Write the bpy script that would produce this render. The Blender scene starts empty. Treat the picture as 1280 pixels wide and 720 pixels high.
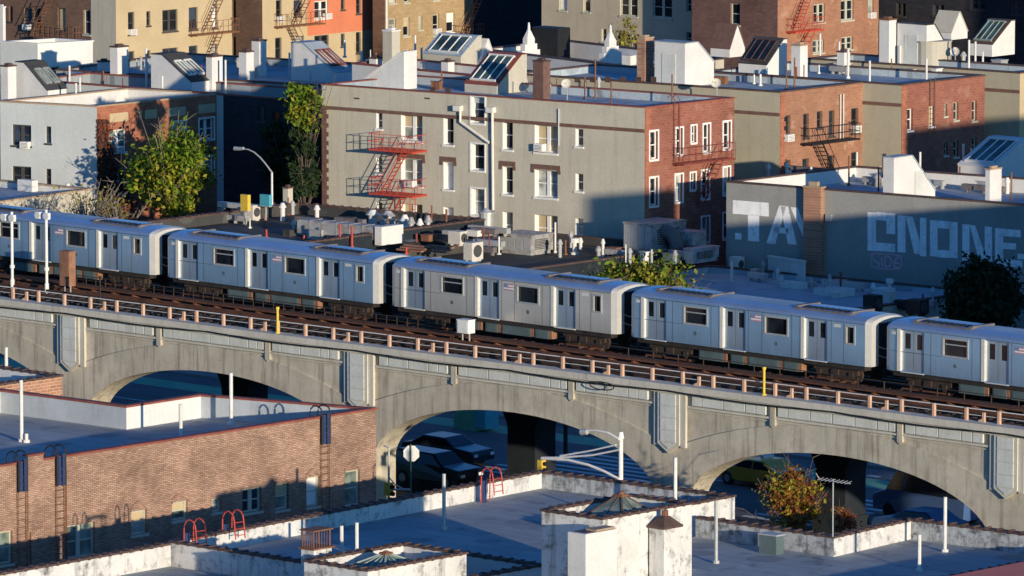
import bpy, math, random
from mathutils import Vector, Matrix
random.seed(7)
V3=Vector
# ------------------------------------------------------------------ survey frame
# World: x runs along the viaduct, y away from the camera across it, z up (metres).
F=9000.0                                   # focal length in photo pixels (1280 wide)
CAM=V3((236.902,-246.153,55.126))
_h=1160.0; _x1=9840.0; _x2=(F*F+_h*_h)/_x1
EU=V3((_x1,_h,-F)).normalized(); EV=V3((_x2,-_h,F)).normalized()
EW=-(EU.cross(EV)); EW=EW if EW.y<0 else -EW
def ray(px,py):
    d=V3(((px-640)/F,(py-360)/F,1.0)); return V3((EU.dot(d),EV.dot(d),EW.dot(d)))
FWD=ray(640,360)
def at(px,py,z):
    r=ray(px,py); return CAM+r*((z-CAM.z)/r.z)
def atV(px,py,v):
    r=ray(px,py); return CAM+r*((v-CAM.y)/r.y)
def atU(px,py,u):
    r=ray(px,py); return CAM+r*((u-CAM.x)/r.x)
def scale(p): return F/((p-CAM).dot(FWD))
# ------------------------------------------------------------------ materials
MATS={}
def nt(name):
    m=bpy.data.materials.new(name); m.use_nodes=True
    t=m.node_tree; b=t.nodes['Principled BSDF']; return m,t,b
def L(t,a,b): t.links.new(a,b)
def node(t,ty,**k):
    n=t.nodes.new(ty)
    for a,v in k.items(): setattr(n,a,v)
    return n
def mixc(t,fac,a,b,mode='MIX'):
    n=node(t,'ShaderNodeMix',data_type='RGBA',blend_type=mode)
    if isinstance(fac,float): n.inputs[0].default_value=fac
    else: L(t,fac,n.inputs[0])
    for i,x in ((6,a),(7,b)):
        if isinstance(x,tuple): n.inputs[i].default_value=(*x,1)
        else: L(t,x,n.inputs[i])
    return n.outputs[2]
def noise(t,vec,sc,det=4,rough=.6):
    n=node(t,'ShaderNodeTexNoise'); n.inputs['Scale'].default_value=sc; n.inputs['Detail'].default_value=det
    n.inputs['Roughness'].default_value=rough; L(t,vec,n.inputs['Vector']); return n.outputs['Fac']
def ramp(t,f,a,b):
    n=node(t,'ShaderNodeMapRange'); n.inputs[1].default_value=a; n.inputs[2].default_value=b; L(t,f,n.inputs[0]); return n.outputs[0]
def pos(t,scl=(1,1,1)):
    g=node(t,'ShaderNodeNewGeometry'); m=node(t,'ShaderNodeMapping'); m.inputs['Scale'].default_value=scl
    L(t,g.outputs['Position'],m.inputs['Vector']); return m.outputs['Vector']
def surf(name,col,rough=.85,var=.25,sc=.6,fine=12,dirt=None,dirt_lo=.5,dirt_hi=.75,streak=0,streak_col=(.05,.05,.045),bump=.15,metal=0,s_lo=.52,s_hi=.75,spec=.3):
    if name in MATS: return MATS[name]
    m,t,b=nt(name); p=pos(t)
    dk=tuple(c*(1-var) for c in col); lt=tuple(min(.95,c*(1+var*.6)) for c in col)
    c=mixc(t,ramp(t,noise(t,p,sc,5),.3,.7),dk,lt)
    c=mixc(t,ramp(t,noise(t,p,fine,3),.35,.65),c,tuple(x*.82 for x in col),'MIX') if False else mixc(t,.35,c,mixc(t,noise(t,p,fine,3),(.55,.55,.55),(1.4,1.4,1.4)),'MULTIPLY')
    if dirt: c=mixc(t,ramp(t,noise(t,p,sc*2.7,6,.7),dirt_lo,dirt_hi),c,dirt)
    if streak:
        q=pos(t,(2.2,2.2,.16)); f=ramp(t,noise(t,q,1.3,5,.65),s_lo,s_hi)
        mm=node(t,'ShaderNodeMath',operation='MULTIPLY'); L(t,f,mm.inputs[0]); mm.inputs[1].default_value=streak
        c=mixc(t,mm.outputs[0],c,streak_col)
    L(t,c,b.inputs['Base Color']); b.inputs['Roughness'].default_value=rough; b.inputs['Metallic'].default_value=metal
    b.inputs['Specular IOR Level'].default_value=spec
    if bump:
        bn=node(t,'ShaderNodeBump'); bn.inputs['Strength'].default_value=bump; bn.inputs['Distance'].default_value=.05
        L(t,noise(t,p,fine*.7,4),bn.inputs['Height']); L(t,bn.outputs[0],b.inputs['Normal'])
    MATS[name]=m; return m
def brick(name,c1,c2,mortar,axis,bw=.3,rh=.105,var=.35,patch=None,msize=.018,bias=0.0):
    if name in MATS: return MATS[name]
    m,t,b=nt(name); g=node(t,'ShaderNodeNewGeometry'); s=node(t,'ShaderNodeSeparateXYZ'); L(t,g.outputs['Position'],s.inputs[0])
    cb=node(t,'ShaderNodeCombineXYZ'); L(t,s.outputs[0 if axis=='x' else 1],cb.inputs[0]); L(t,s.outputs[2],cb.inputs[1])
    bt=node(t,'ShaderNodeTexBrick'); L(t,cb.outputs[0],bt.inputs['Vector']); bt.inputs['Scale'].default_value=1
    bt.inputs['Brick Width'].default_value=bw; bt.inputs['Row Height'].default_value=rh; bt.inputs['Mortar Size'].default_value=msize
    bt.inputs['Mortar Smooth'].default_value=.3; bt.inputs['Bias'].default_value=bias
    bt.inputs['Color1'].default_value=(*c1,1); bt.inputs['Color2'].default_value=(*c2,1); bt.inputs['Mortar'].default_value=(*mortar,1)
    p=pos(t); c=bt.outputs['Color']
    c=mixc(t,var,c,mixc(t,ramp(t,noise(t,p,.5,5,.65),.3,.7),(.45,.42,.4),(1.5,1.45,1.4)),'MULTIPLY')
    c=mixc(t,.3,c,mixc(t,noise(t,p,7,3),(.5,.5,.5),(1.5,1.5,1.5)),'MULTIPLY')
    if patch: c=mixc(t,ramp(t,noise(t,p,.9,4,.6),.6,.68),c,patch)
    L(t,c,b.inputs['Base Color']); b.inputs['Roughness'].default_value=.9; b.inputs['Specular IOR Level'].default_value=.2
    bn=node(t,'ShaderNodeBump'); bn.inputs['Strength'].default_value=.3; bn.inputs['Distance'].default_value=.02
    L(t,bt.outputs['Fac'],bn.inputs['Height']); bn.invert=True; L(t,bn.outputs[0],b.inputs['Normal'])
    MATS[name]=m; return m
def flat(name,col,rough=.5,metal=0,spec=.5,var=.12):
    return surf(name,col,rough,var,1.5,20,bump=0,metal=metal,spec=spec)
def glassy(name,col,rough=.08):
    if name in MATS: return MATS[name]
    m,t,b=nt(name); p=pos(t); c=mixc(t,ramp(t,noise(t,p,.8,2),.4,.6),tuple(x*.5 for x in col),tuple(x*1.5 for x in col))
    L(t,c,b.inputs['Base Color']); b.inputs['Roughness'].default_value=rough; b.inputs['Specular IOR Level'].default_value=.5
    bn=node(t,'ShaderNodeBump'); bn.inputs['Strength'].default_value=.05; L(t,noise(t,p,1.2,2),bn.inputs['Height']); L(t,bn.outputs[0],b.inputs['Normal'])
    MATS[name]=m; return m
def leafmat(name,col,tr=.35):
    if name in MATS: return MATS[name]
    m,t,b=nt(name); out=t.nodes['Material Output']; t.nodes.remove(b); p=pos(t)
    c=mixc(t,ramp(t,noise(t,p,2.5,3),.3,.7),tuple(x*.6 for x in col),tuple(min(1,x*1.35) for x in col))
    d=node(t,'ShaderNodeBsdfDiffuse'); tr_=node(t,'ShaderNodeBsdfTranslucent'); mx=node(t,'ShaderNodeMixShader'); mx.inputs[0].default_value=tr
    L(t,c,d.inputs[0]); L(t,c,tr_.inputs[0]); L(t,d.outputs[0],mx.inputs[1]); L(t,tr_.outputs[0],mx.inputs[2]); L(t,mx.outputs[0],out.inputs[0])
    MATS[name]=m; return m
K={}
K['concrete']=surf('viaduct concrete',(.555,.50,.395),.9,.2,.3,9,dirt=(.36,.31,.235),dirt_lo=.48,dirt_hi=.75,streak=.85,streak_col=(.17,.145,.11),s_lo=.5,s_hi=.74)
K['concrete_l']=surf('light concrete',(.60,.56,.47),.9,.15,.5,9,streak=.4,streak_col=(.2,.17,.13))
K['panel']=surf('pale blue-grey paint',(.64,.65,.60),.7,.14,.8,10,streak=.35,streak_col=(.26,.24,.2))
K['dark_concrete']=surf('shade-dark concrete',(.02,.026,.033),.9,.3)  # near-black blue stands in for shade, mainly under the viaduct
K['asphalt']=surf('asphalt',(.05,.05,.052),.9,.25,.15,9)
K['road']=surf('sunlit pale asphalt',(.15,.15,.15),.9,.2,.2,9,dirt=(.09,.09,.09))  # pale colour stands in for sunlight on the street beyond the arches
K['pave']=surf('pavement',(.26,.25,.235),.9,.2,.4,8)
K['white_line']=surf('road paint',(.7,.7,.68),.8,.15,2,10)
K['green_lane']=surf('green lane paint',(.16,.42,.27),.8,.2,1,8)
K['ballast']=surf('track bed',(.045,.038,.034),.95,.35,1.2,9)
K['timber']=surf('rusty timber',(.15,.062,.036),.85,.35,.7,9,dirt=(.055,.03,.02))
K['rail']=surf('rail steel',(.10,.06,.045),.55,.3,2,9,metal=.4)
K['postpaint']=surf('peach post paint',(.62,.39,.27),.8,.15,2,9)
K['galv']=surf('galvanised steel',(.5,.5,.48),.45,.1,3,9,metal=.35)
K['steel_w']=surf('white painted pole',(.76,.74,.7),.6,.08,3,9)
K['pipe_w']=surf('white vent pipe',(.72,.69,.63),.7,.12,3,9,streak=.3,streak_col=(.4,.33,.25))
K['yellow']=surf('yellow paint',(.75,.5,.06),.6,.1,2,9)
K['teal']=surf('teal paint',(.08,.38,.45),.6,.1,2,9)
K['black']=surf('black metal',(.018,.018,.02),.6,.2,2,9)
K['redm']=surf('red painted iron',(.52,.07,.045),.55,.2,3,9)
K['rustm']=surf('rusty iron',(.22,.10,.055),.75,.3,3,9)
K['bluem']=surf('blue tarp',(.03,.05,.13),.6,.2,3,9)
K['stucco']=surf('taupe stucco',(.525,.485,.39),.9,.08,.25,8,dirt=(.46,.42,.335),streak=.3,streak_col=(.24,.2,.15))
K['stucco_n']=surf('tan stucco',(.42,.38,.28),.9,.10,.4,8,streak=.25,streak_col=(.24,.2,.15))
K['stucco_g']=surf('graffiti wall stucco',(.31,.31,.285),.9,.12,.5,8,streak=.3,streak_col=(.19,.18,.16))
K['stucco_l']=surf('pale grey stucco',(.54,.565,.55),.9,.08,.4,8,streak=.25,streak_col=(.38,.38,.36))
K['white']=surf('white roof paint',(.70,.68,.64),.85,.10,.6,8,streak=.25,streak_col=(.5,.45,.38))
K['white_s']=surf('stained white paint',(.68,.665,.63),.85,.14,.6,8,dirt=(.14,.137,.13),dirt_lo=.52,dirt_hi=.70,streak=.8,streak_col=(.10,.10,.095),s_lo=.55,s_hi=.78)
K['white_b']=surf('weathered white paint in shade blue',(.44,.47,.49),.85,.16,.6,8,dirt=(.26,.28,.29),dirt_lo=.6,dirt_hi=.8,streak=.35,streak_col=(.25,.26,.27))  # blue-grey base imitates shade on the inner parapet faces
K['white_shade_s']=surf('black stained shade blue paint',(.46,.48,.49),.85,.16,.7,8,dirt=(.10,.105,.11),dirt_lo=.46,dirt_hi=.64,streak=.8,streak_col=(.09,.09,.09),s_lo=.5,s_hi=.72)  # real stains over a blue-grey that imitates parapet shade
K['redm2']=surf('dull oxide red iron',(.24,.06,.042),.7,.25,3,9)
K['cream']=surf('cream paint',(.52,.41,.25),.9,.10,.5,8,streak=.25,streak_col=(.45,.34,.2))
K['orange']=surf('orange paint',(.62,.20,.105),.9,.1,.5,8)
K['brick_b1']=brick('tan brick',(.46,.305,.225),(.31,.19,.137),(.16,.105,.08),'y',bw=.24,rh=.078,var=.6,msize=.013)
K['brick_b1x']=brick('red brick parapet',(.44,.22,.14),(.33,.15,.10),(.5,.38,.28),'y',bw=.4,rh=.15)
K['brick_ry']=brick('pink red brick',(.30,.115,.078),(.24,.085,.06),(.29,.15,.11),'y',var=.35,patch=(.34,.175,.125),rh=.16,bw=.4)
K['brick_oy']=brick('salmon brick',(.37,.185,.115),(.31,.145,.09),(.34,.2,.135),'y',var=.3,patch=(.42,.26,.18),rh=.16,bw=.4)
K['brick_l1']=brick('rust brick',(.40,.15,.085),(.31,.11,.065),(.34,.17,.11),'y',var=.4,rh=.16,bw=.4)
K['brick_brx']=brick('brown brick',(.21,.13,.09),(.165,.10,.07),(.18,.115,.085),'x',var=.4,rh=.16,bw=.4)
K['brick_pux']=brick('plum brick',(.20,.115,.095),(.155,.085,.075),(.17,.1,.085),'x',var=.4,rh=.16,bw=.4)
K['brick_tany']=brick('yellow tan brick',(.44,.32,.17),(.37,.25,.13),(.36,.26,.16),'y',var=.3,rh=.16,bw=.4)
K['brick_navyx']=brick('dark brick',(.045,.045,.055),(.03,.03,.038),(.035,.035,.04),'x',rh=.16,bw=.4)  # very dark colour stands in for deep shade on visible walls
K['brick_ch']=brick('chimney brick',(.42,.22,.14),(.30,.15,.1),(.4,.28,.2),'y',rh=.16,bw=.4)
def roofing(name,col,dk,seam):
    m,t,b=nt(name); p=pos(t); c=mixc(t,ramp(t,noise(t,p,.3,5,.6),.3,.7),tuple(x*.85 for x in col),tuple(x*1.12 for x in col))
    c=mixc(t,ramp(t,noise(t,p,.75,6,.7),.55,.72),c,dk)
    c=mixc(t,.35,c,mixc(t,noise(t,p,7,3),(.6,.6,.6),(1.35,1.35,1.35)),'MULTIPLY')
    bt=node(t,'ShaderNodeTexBrick'); q=pos(t,(1,1,1)); L(t,q,bt.inputs['Vector']); bt.inputs['Scale'].default_value=1; bt.inputs['Brick Width'].default_value=7.3; bt.inputs['Row Height'].default_value=1.05
    bt.inputs['Mortar Size'].default_value=.035; bt.inputs['Mortar Smooth'].default_value=.6; bt.inputs['Color1'].default_value=(.92,.92,.92,1); bt.inputs['Color2'].default_value=(1.06,1.06,1.06,1); bt.inputs['Mortar'].default_value=(seam,seam,seam,1)
    c=mixc(t,.8,c,bt.outputs['Color'],'MULTIPLY')
    v=node(t,'ShaderNodeTexVoronoi'); v.inputs['Scale'].default_value=.33; L(t,p,v.inputs['Vector']); c=mixc(t,ramp(t,v.outputs['Distance'],.30,.26),c,mixc(t,.5,c,dk))
    L(t,c,b.inputs['Base Color']); b.inputs['Roughness'].default_value=.75; b.inputs['Specular IOR Level'].default_value=.3
    return m
K['roof_s']=surf('silver roof coating',(.32,.35,.36),.75,.16,.35,7,dirt=(.20,.21,.22),bump=.1)
K['roof_l']=surf('pale roof coating',(.37,.43,.47),.7,.13,.35,7,dirt=(.28,.32,.35),bump=.1)
K['roof_d']=surf('tar roof',(.055,.053,.05),.85,.3,.4,7,dirt=(.10,.095,.09),bump=.15)
K['roof_s']=roofing('silver roofing sheets',(.34,.365,.37),(.16,.175,.185),.5); K['roof_l']=roofing('pale roofing sheets',(.39,.45,.49),(.22,.26,.29),.6); K['roof_d']=roofing('tar roofing sheets',(.06,.058,.055),(.12,.115,.105),.6)
K['roof_red']=surf('red roof coating',(.78,.22,.16),.8,.12,.4,8)
K['tile']=surf('dark coping tile',(.10,.062,.052),.7,.35,1.5,9)
K['tile_red']=surf('red coping tile',(.26,.075,.055),.7,.3,1.5,9)
K['tile_tan']=surf('tan coping stone',(.42,.30,.2),.8,.2,1.5,9)
K['frame_w']=surf('white window frame',(.80,.78,.74),.6,.05,3,9)
K['frame_d']=surf('dark window frame',(.07,.065,.06),.6,.1,3,9)
K['frame_t']=surf('tan window frame',(.50,.50,.40),.6,.1,3,9)
K['lintel']=surf('brown brick lintel',(.17,.095,.075),.85,.25,3,9)
K['g0']=glassy('dark window glass',(.012,.016,.022)); K['g1']=glassy('blueish window glass',(.03,.045,.07)); K['g2']=glassy('curtained window glass',(.36,.37,.34),.25)
K['g3']=glassy('greenish window glass',(.16,.20,.17),.15)
K['skyl']=glassy('skylight glass',(.05,.085,.08),.12)
K['copper']=surf('weathered skylight metal',(.30,.36,.31),.6,.2,3,9)
K['ac']=surf('beige appliance metal',(.62,.58,.50),.6,.1,2,9,streak=.25,streak_col=(.4,.32,.24))
K['acgrill']=surf('dark grille',(.08,.08,.08),.6,.2,4,9)
K['duct']=surf('duct metal',(.45,.45,.44),.5,.2,1,8,metal=.2,dirt=(.24,.19,.15),dirt_lo=.45,dirt_hi=.68,streak=.5,streak_col=(.2,.16,.12))
K['letter']=surf('faded white wall paint',(.9,.9,.87),.9,.10,1.0,7,dirt=(.40,.40,.38),dirt_lo=.55,dirt_hi=.78,streak=.6,streak_col=(.36,.36,.34),bump=0)
K['tag']=surf('pink spray paint',(.75,.45,.5),.9,.1,1,7,bump=0)
K['bark']=surf('bark',(.12,.095,.07),.9,.3,3,9); K['bark_g']=surf('grey bark',(.24,.205,.165),.9,.3,3,9)
K['lf_g']=leafmat('green leaves',(.17,.27,.03)); K['lf_y']=leafmat('yellow green leaves',(.38,.36,.045)); K['lf_d']=leafmat('dark leaves',(.04,.07,.018))
K['lf_o']=leafmat('orange leaves',(.34,.145,.035)); K['lf_r']=leafmat('rust red leaves',(.23,.07,.04)); K['lf_e']=leafmat('evergreen needles',(.03,.05,.028),.2)
K['lf_ol']=leafmat('olive leaves',(.24,.20,.04))
# stainless train skin
def steel(name,tint,rough=.33):
    m,t,b=nt(name); p=pos(t); q=pos(t,(.25,.25,14))
    c=mixc(t,ramp(t,noise(t,p,.45,3),.3,.7),tuple(x*.88 for x in tint),tuple(x*1.08 for x in tint))
    c=mixc(t,.25,c,mixc(t,noise(t,q,2,2),(.7,.7,.7),(1.25,1.25,1.25)),'MULTIPLY')
    g=node(t,'ShaderNodeNewGeometry'); sx=node(t,'ShaderNodeSeparateXYZ'); L(t,g.outputs['Position'],sx.inputs[0])
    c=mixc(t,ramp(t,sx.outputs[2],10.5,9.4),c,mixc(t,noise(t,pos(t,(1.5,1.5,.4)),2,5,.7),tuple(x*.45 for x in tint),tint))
    s2=pos(t,(3,3,.12)); c=mixc(t,ramp(t,noise(t,s2,1.6,5,.7),.58,.85),c,tuple(x*.55 for x in tint))
    L(t,c,b.inputs['Base Color']); b.inputs['Metallic'].default_value=.55; b.inputs['Roughness'].default_value=rough
    return m
K['steel']=steel('brushed stainless steel',(.36,.56,.78)); K['steel2']=steel('sunlit brushed stainless steel',(.80,.76,.70))  # blue tint carries reflected sky, warm tint the sun on one car
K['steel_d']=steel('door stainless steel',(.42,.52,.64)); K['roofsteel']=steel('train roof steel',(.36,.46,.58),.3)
K['bonnet']=surf('pale end bonnet',(.62,.60,.56),.4,.06,2,9,metal=.2)
K['dooredge']=surf('sunlit door jamb',(.78,.74,.66),.4,.05,2,9,metal=.2)  # pale colour paints the sun catching one side of each door
K['podrust']=surf('weathered roof unit',(.17,.145,.14),.7,.3,2,9)
K['under']=surf('underframe grime',(.035,.03,.028),.8,.4,2,9); K['ubox']=surf('grey green equipment box',(.10,.14,.145),.6,.2,1,9); K['uorange']=surf('rust dusted and sunlit orange steel',(.30,.15,.09),.7,.3,3,9)
K['truck']=surf('rust brown truck casting',(.055,.038,.03),.75,.35,3,9)
K['f_red']=flat('flag red',(.5,.25,.27)); K['f_white']=flat('flag white',(.8,.8,.8)); K['f_blue']=flat('flag blue',(.2,.24,.42))
K['rubber']=flat('tyre rubber',(.02,.02,.02),.8); K['rim']=flat('wheel rim metal',(.4,.4,.42),.35,.6)
def paint(name,col):
    if name in MATS: return MATS[name]
    m=surf(name,col,.3,.08,1.2,14,bump=0,spec=.5); m.node_tree.nodes['Principled BSDF'].inputs['Coat Weight'].default_value=.15; return m
K['lamp']=flat('headlight lens',(.75,.77,.8),.15); K['tail']=flat('tail light lens',(.45,.02,.02),.2)
# ------------------------------------------------------------------ mesh builder
COL=bpy.context.scene.collection
WL={}
class MB:
    def __init__(s): s.v=[];s.f=[];s.m=[]
    def poly(s,pts,mi=0):
        i=len(s.v); s.v+=[V3(p) for p in pts]; s.f.append(tuple(range(i,i+len(pts)))); s.m.append(mi); return s
    def box(s,o,ex,ey,ez,mi=0):
        o=V3(o);ex=V3(ex);ey=V3(ey);ez=V3(ez)
        if ex.cross(ey).dot(ez)<0: o=o+ex; ex=-ex
        i=len(s.v); s.v+=[o,o+ex,o+ex+ey,o+ey,o+ez,o+ex+ez,o+ex+ey+ez,o+ey+ez]
        for q in ((0,3,2,1),(4,5,6,7),(0,1,5,4),(1,2,6,5),(2,3,7,6),(3,0,4,7)): s.f.append(tuple(i+k for k in q)); s.m.append(mi)
        return s
    def ab(s,x0,y0,z0,x1,y1,z1,mi=0): return s.box((x0,y0,z0),(x1-x0,0,0),(0,y1-y0,0),(0,0,z1-z0),mi)
    def cb(s,c,sx,sy,sz,mi=0): return s.ab(c[0]-sx/2,c[1]-sy/2,c[2],c[0]+sx/2,c[1]+sy/2,c[2]+sz,mi)
    def tube(s,pts,r,n=8,r2=None,mi=0,cap=True):
        pts=[V3(p) for p in pts]; N=len(pts); rings=[]
        for k,p in enumerate(pts):
            d=(pts[min(k+1,N-1)]-pts[max(k-1,0)]).normalized()
            a=d.cross(V3((0,0,1))) if abs(d.z)<.95 else d.cross(V3((1,0,0)))
            a.normalize(); b=d.cross(a); rr=r if r2 is None else r+(r2-r)*k/(N-1)
            i=len(s.v); s.v+=[p+(a*math.cos(2*math.pi*j/n)+b*math.sin(2*math.pi*j/n))*rr for j in range(n)]; rings.append(i)
        for k in range(N-1):
            for j in range(n):
                s.f.append((rings[k]+j,rings[k]+(j+1)%n,rings[k+1]+(j+1)%n,rings[k+1]+j)[::-1]); s.m.append(mi)
        if cap:
            s.f.append(tuple(rings[0]+j for j in range(n))); s.m.append(mi); s.f.append(tuple(rings[-1]+j for j in range(n))[::-1]); s.m.append(mi)
        return s
    def prism(s,poly,z0,z1,mi=0):   # poly CCW list of 2D
        i=len(s.v); n=len(poly); s.v+=[V3((p[0],p[1],z0)) for p in poly]+[V3((p[0],p[1],z1)) for p in poly]
        s.f.append(tuple(i+k for k in range(n))[::-1]); s.m.append(mi); s.f.append(tuple(i+n+k for k in range(n))); s.m.append(mi)
        for k in range(n): s.f.append((i+k,i+(k+1)%n,i+n+(k+1)%n,i+n+k)); s.m.append(mi)
        return s
    def extr(s,prof,a,b,mi=0):      # profile points (Vector) swept by vector from a to b offsets
        i=len(s.v); n=len(prof); s.v+=[V3(p)+V3(a) for p in prof]+[V3(p)+V3(b) for p in prof]
        s.f.append(tuple(i+k for k in range(n))[::-1]); s.m.append(mi); s.f.append(tuple(i+n+k for k in range(n))); s.m.append(mi)
        for k in range(n): s.f.append((i+k,i+(k+1)%n,i+n+(k+1)%n,i+n+k)); s.m.append(mi)
        return s
    def build(s,name,mats,parent=None,smooth=False,label=None):
        if not isinstance(mats,(list,tuple)): mats=[mats]
        off=WL[parent.name] if parent else V3((0,0,0))
        me=bpy.data.meshes.new(name); me.from_pydata([tuple(p-off) for p in s.v],[],s.f)
        for m in mats: me.materials.append(m)
        if len(mats)>1: me.polygons.foreach_set('material_index',s.m)
        if smooth:
            me.polygons.foreach_set('use_smooth',[True]*len(me.polygons))
        me.update(); o=bpy.data.objects.new(name,me); COL.objects.link(o)
        if parent: o.parent=parent
        WL[o.name]=V3(off)
        if label: o['label']=label
        return o
def thing(name,label,cat,loc,group=None,kind=None):
    o=bpy.data.objects.new(name,None); COL.objects.link(o); o.location=loc; o.empty_display_size=.3; WL[o.name]=V3(loc)
    o['label']=label; o['category']=cat
    if group: o['group']=group
    if kind: o['kind']=kind
    return o
def struct(name,mb,mat):
    o=mb.build(name,mat); o['kind']='structure'; return o
def tag(o,label,cat,group=None):
    o['label']=label; o['category']=cat
    if group: o['group']=group
    return o
def single(name,mb,mats,label,cat,loc,group=None,smooth=False):
    # one-mesh thing with its origin at its base
    e=bpy.data.objects.new('tmp',None); WL['__s']=V3(loc)
    class P: name='__s'
    off=V3(loc); me_o=MB(); me_o.v=[p-off for p in mb.v]; me_o.f=mb.f; me_o.m=mb.m
    o=me_o.build(name,mats,None,smooth); o.location=loc; WL[o.name]=off; bpy.data.objects.remove(e)
    return tag(o,label,cat,group)
def dup(root,loc,rotz=None,label=None,group=None):
    def cp(o,par):
        c=o.copy(); COL.objects.link(c)
        if par: c.parent=par
        for k in KIDS.get(o.name,()): cp(k,c)
        return c
    r=cp(root,None); r.location=loc
    if rotz is not None: r.rotation_euler=(0,0,rotz)
    if label: r['label']=label
    if group: r['group']=group
    return r
KIDS={}
def index_kids():
    KIDS.clear()
    for o in bpy.data.objects:
        if o.parent: KIDS.setdefault(o.parent.name,[]).append(o)
# ------------------------------------------------------------------ walls, windows, buildings
class Plane:
    def __init__(s,a,b):
        s.P=V3((a[0],a[1],0)); d=V3((b[0]-a[0],b[1]-a[1],0)); s.L=d.length; s.e=d/s.L; s.n=V3((s.e.y,-s.e.x,0))
    def hit(s,px,py):
        r=ray(px,py); p=CAM+r*(s.n.dot(s.P-CAM)/s.n.dot(r)); return (p-s.P).dot(s.e),p.z
    def pt(s,a,z,d=0): return s.P+s.e*a+s.n*d+V3((0,0,z))
    def rect(s,x0,y0,x1,y1):
        xc,yc=(x0+x1)/2,(y0+y1)/2
        return s.hit(x0,yc)[0],s.hit(x1,yc)[0],s.hit(xc,y1)[1],s.hit(xc,y0)[1]
    def bar(s,mb,a0,a1,z0,z1,d0,d1,mi=0):
        return mb.box(s.pt(a0,z0,d0),s.e*(a1-a0),s.n*(d1-d0),V3((0,0,z1-z0)),mi)
def wallgrid(mb,pl,a0,a1,z0,z1,holes,depth,mi=0):
    xs=sorted({a0,a1,*[h[0] for h in holes],*[h[1] for h in holes]}); zs=sorted({z0,z1,*[h[2] for h in holes],*[h[3] for h in holes]})
    xs=[x for x in xs if a0<=x<=a1]; zs=[z for z in zs if z0<=z<=z1]
    for i in range(len(xs)-1):
        for j in range(len(zs)-1):
            xc,zc=(xs[i]+xs[i+1])/2,(zs[j]+zs[j+1])/2
            if any(h[0]<xc<h[1] and h[2]<zc<h[3] for h in holes): continue
            mb.poly([pl.pt(xs[i],zs[j]),pl.pt(xs[i+1],zs[j]),pl.pt(xs[i+1],zs[j+1]),pl.pt(xs[i],zs[j+1])],mi)
    for h in holes:
        A=[pl.pt(h[0],h[2]),pl.pt(h[1],h[2]),pl.pt(h[1],h[3]),pl.pt(h[0],h[3])]; B=[p-pl.n*depth for p in A]
        for k in range(4): mb.poly([A[k],A[(k+1)%4],B[(k+1)%4],B[k]],mi)
def window(parent,pl,h,style,fm,depth,gl=None,sill=None,lint=None):
    a0,a1,z0,z1=h; w=a1-a0; d=-depth; mb=MB(); fw=min(.08,w*.12)
    pl.bar(mb,a0,a0+fw,z0,z1,d+.01,d+.07); pl.bar(mb,a1-fw,a1,z0,z1,d+.01,d+.07)
    pl.bar(mb,a0+fw,a1-fw,z0,z0+fw,d+.01,d+.07); pl.bar(mb,a0+fw,a1-fw,z1-fw,z1,d+.01,d+.07)
    zm=(z0+z1)/2
    if 'd' in style:
        am=(a0+a1)/2; pl.bar(mb,am-.11,am+.11,z0+fw,z1-fw,d+.01,d+.08)
        for x0,x1 in ((a0+fw,am-.11),(am+.11,a1-fw)): pl.bar(mb,x0,x1,zm-.03,zm+.03,d+.01,d+.05)
    elif 's' in style: pl.bar(mb,a0+fw,a1-fw,zm-.03,zm+.03,d+.01,d+.05)
    if 'c' in style:   # bright flush casing proud of the wall
        pl.bar(mb,a0-.09,a0,z0-.09,z1+.09,-.02,.05); pl.bar(mb,a1,a1+.09,z0-.09,z1+.09,-.02,.05)
        pl.bar(mb,a0,a1,z1,z1+.09,-.02,.05)
    pl.bar(mb,a0-.06,a1+.06,z0-.12,z0-.003,-depth*.9,.07)
    if 'j' in style:   # white inner jamb boards
        pl.bar(mb,a0+.003,a0+.03,z0+.003,z1-.003,d+.075,-.01)
    f=mb.build('window',fm,parent)
    g=MB(); g.poly([pl.pt(a0,z0,d+.004),pl.pt(a1,z0,d+.004),pl.pt(a1,z1,d+.004),pl.pt(a0,z1,d+.004)])
    if gl is None: gl=random.choices(['g0','g1','g2'],[6,2,1.4])[0]
    g.build('pane',K[gl],f)
    if 'b' in style or 'h' in style:  # roller blind, whole or half
        zb=z0+fw if 'b' in style else zm
        b=MB(); pl.bar(b,a0+fw,a1-fw,zb,z1-fw,d+.008,d+.016); b.build('blind',K['cream'] if random.random()<.4 else K['frame_w'],f)
    return f
def inset(poly,t,skip=()):
    n=len(poly); out=[]
    def off(i):
        a=V3((*poly[i][:2],0)); b=V3((*poly[(i+1)%n][:2],0)); e=(b-a).normalized(); nn=V3((-e.y,e.x,0)); tt=0.0 if i in skip else t
        return a+nn*tt,e
    for i in range(n):
        a,e=off((i-1)%n); b,f=off(i); den=e.x*f.y-e.y*f.x
        if abs(den)<1e-6: out.append(b); continue
        k=((b.x-a.x)*f.y-(b.y-a.y)*f.x)/den; out.append(a+e*k)
    return out
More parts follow.
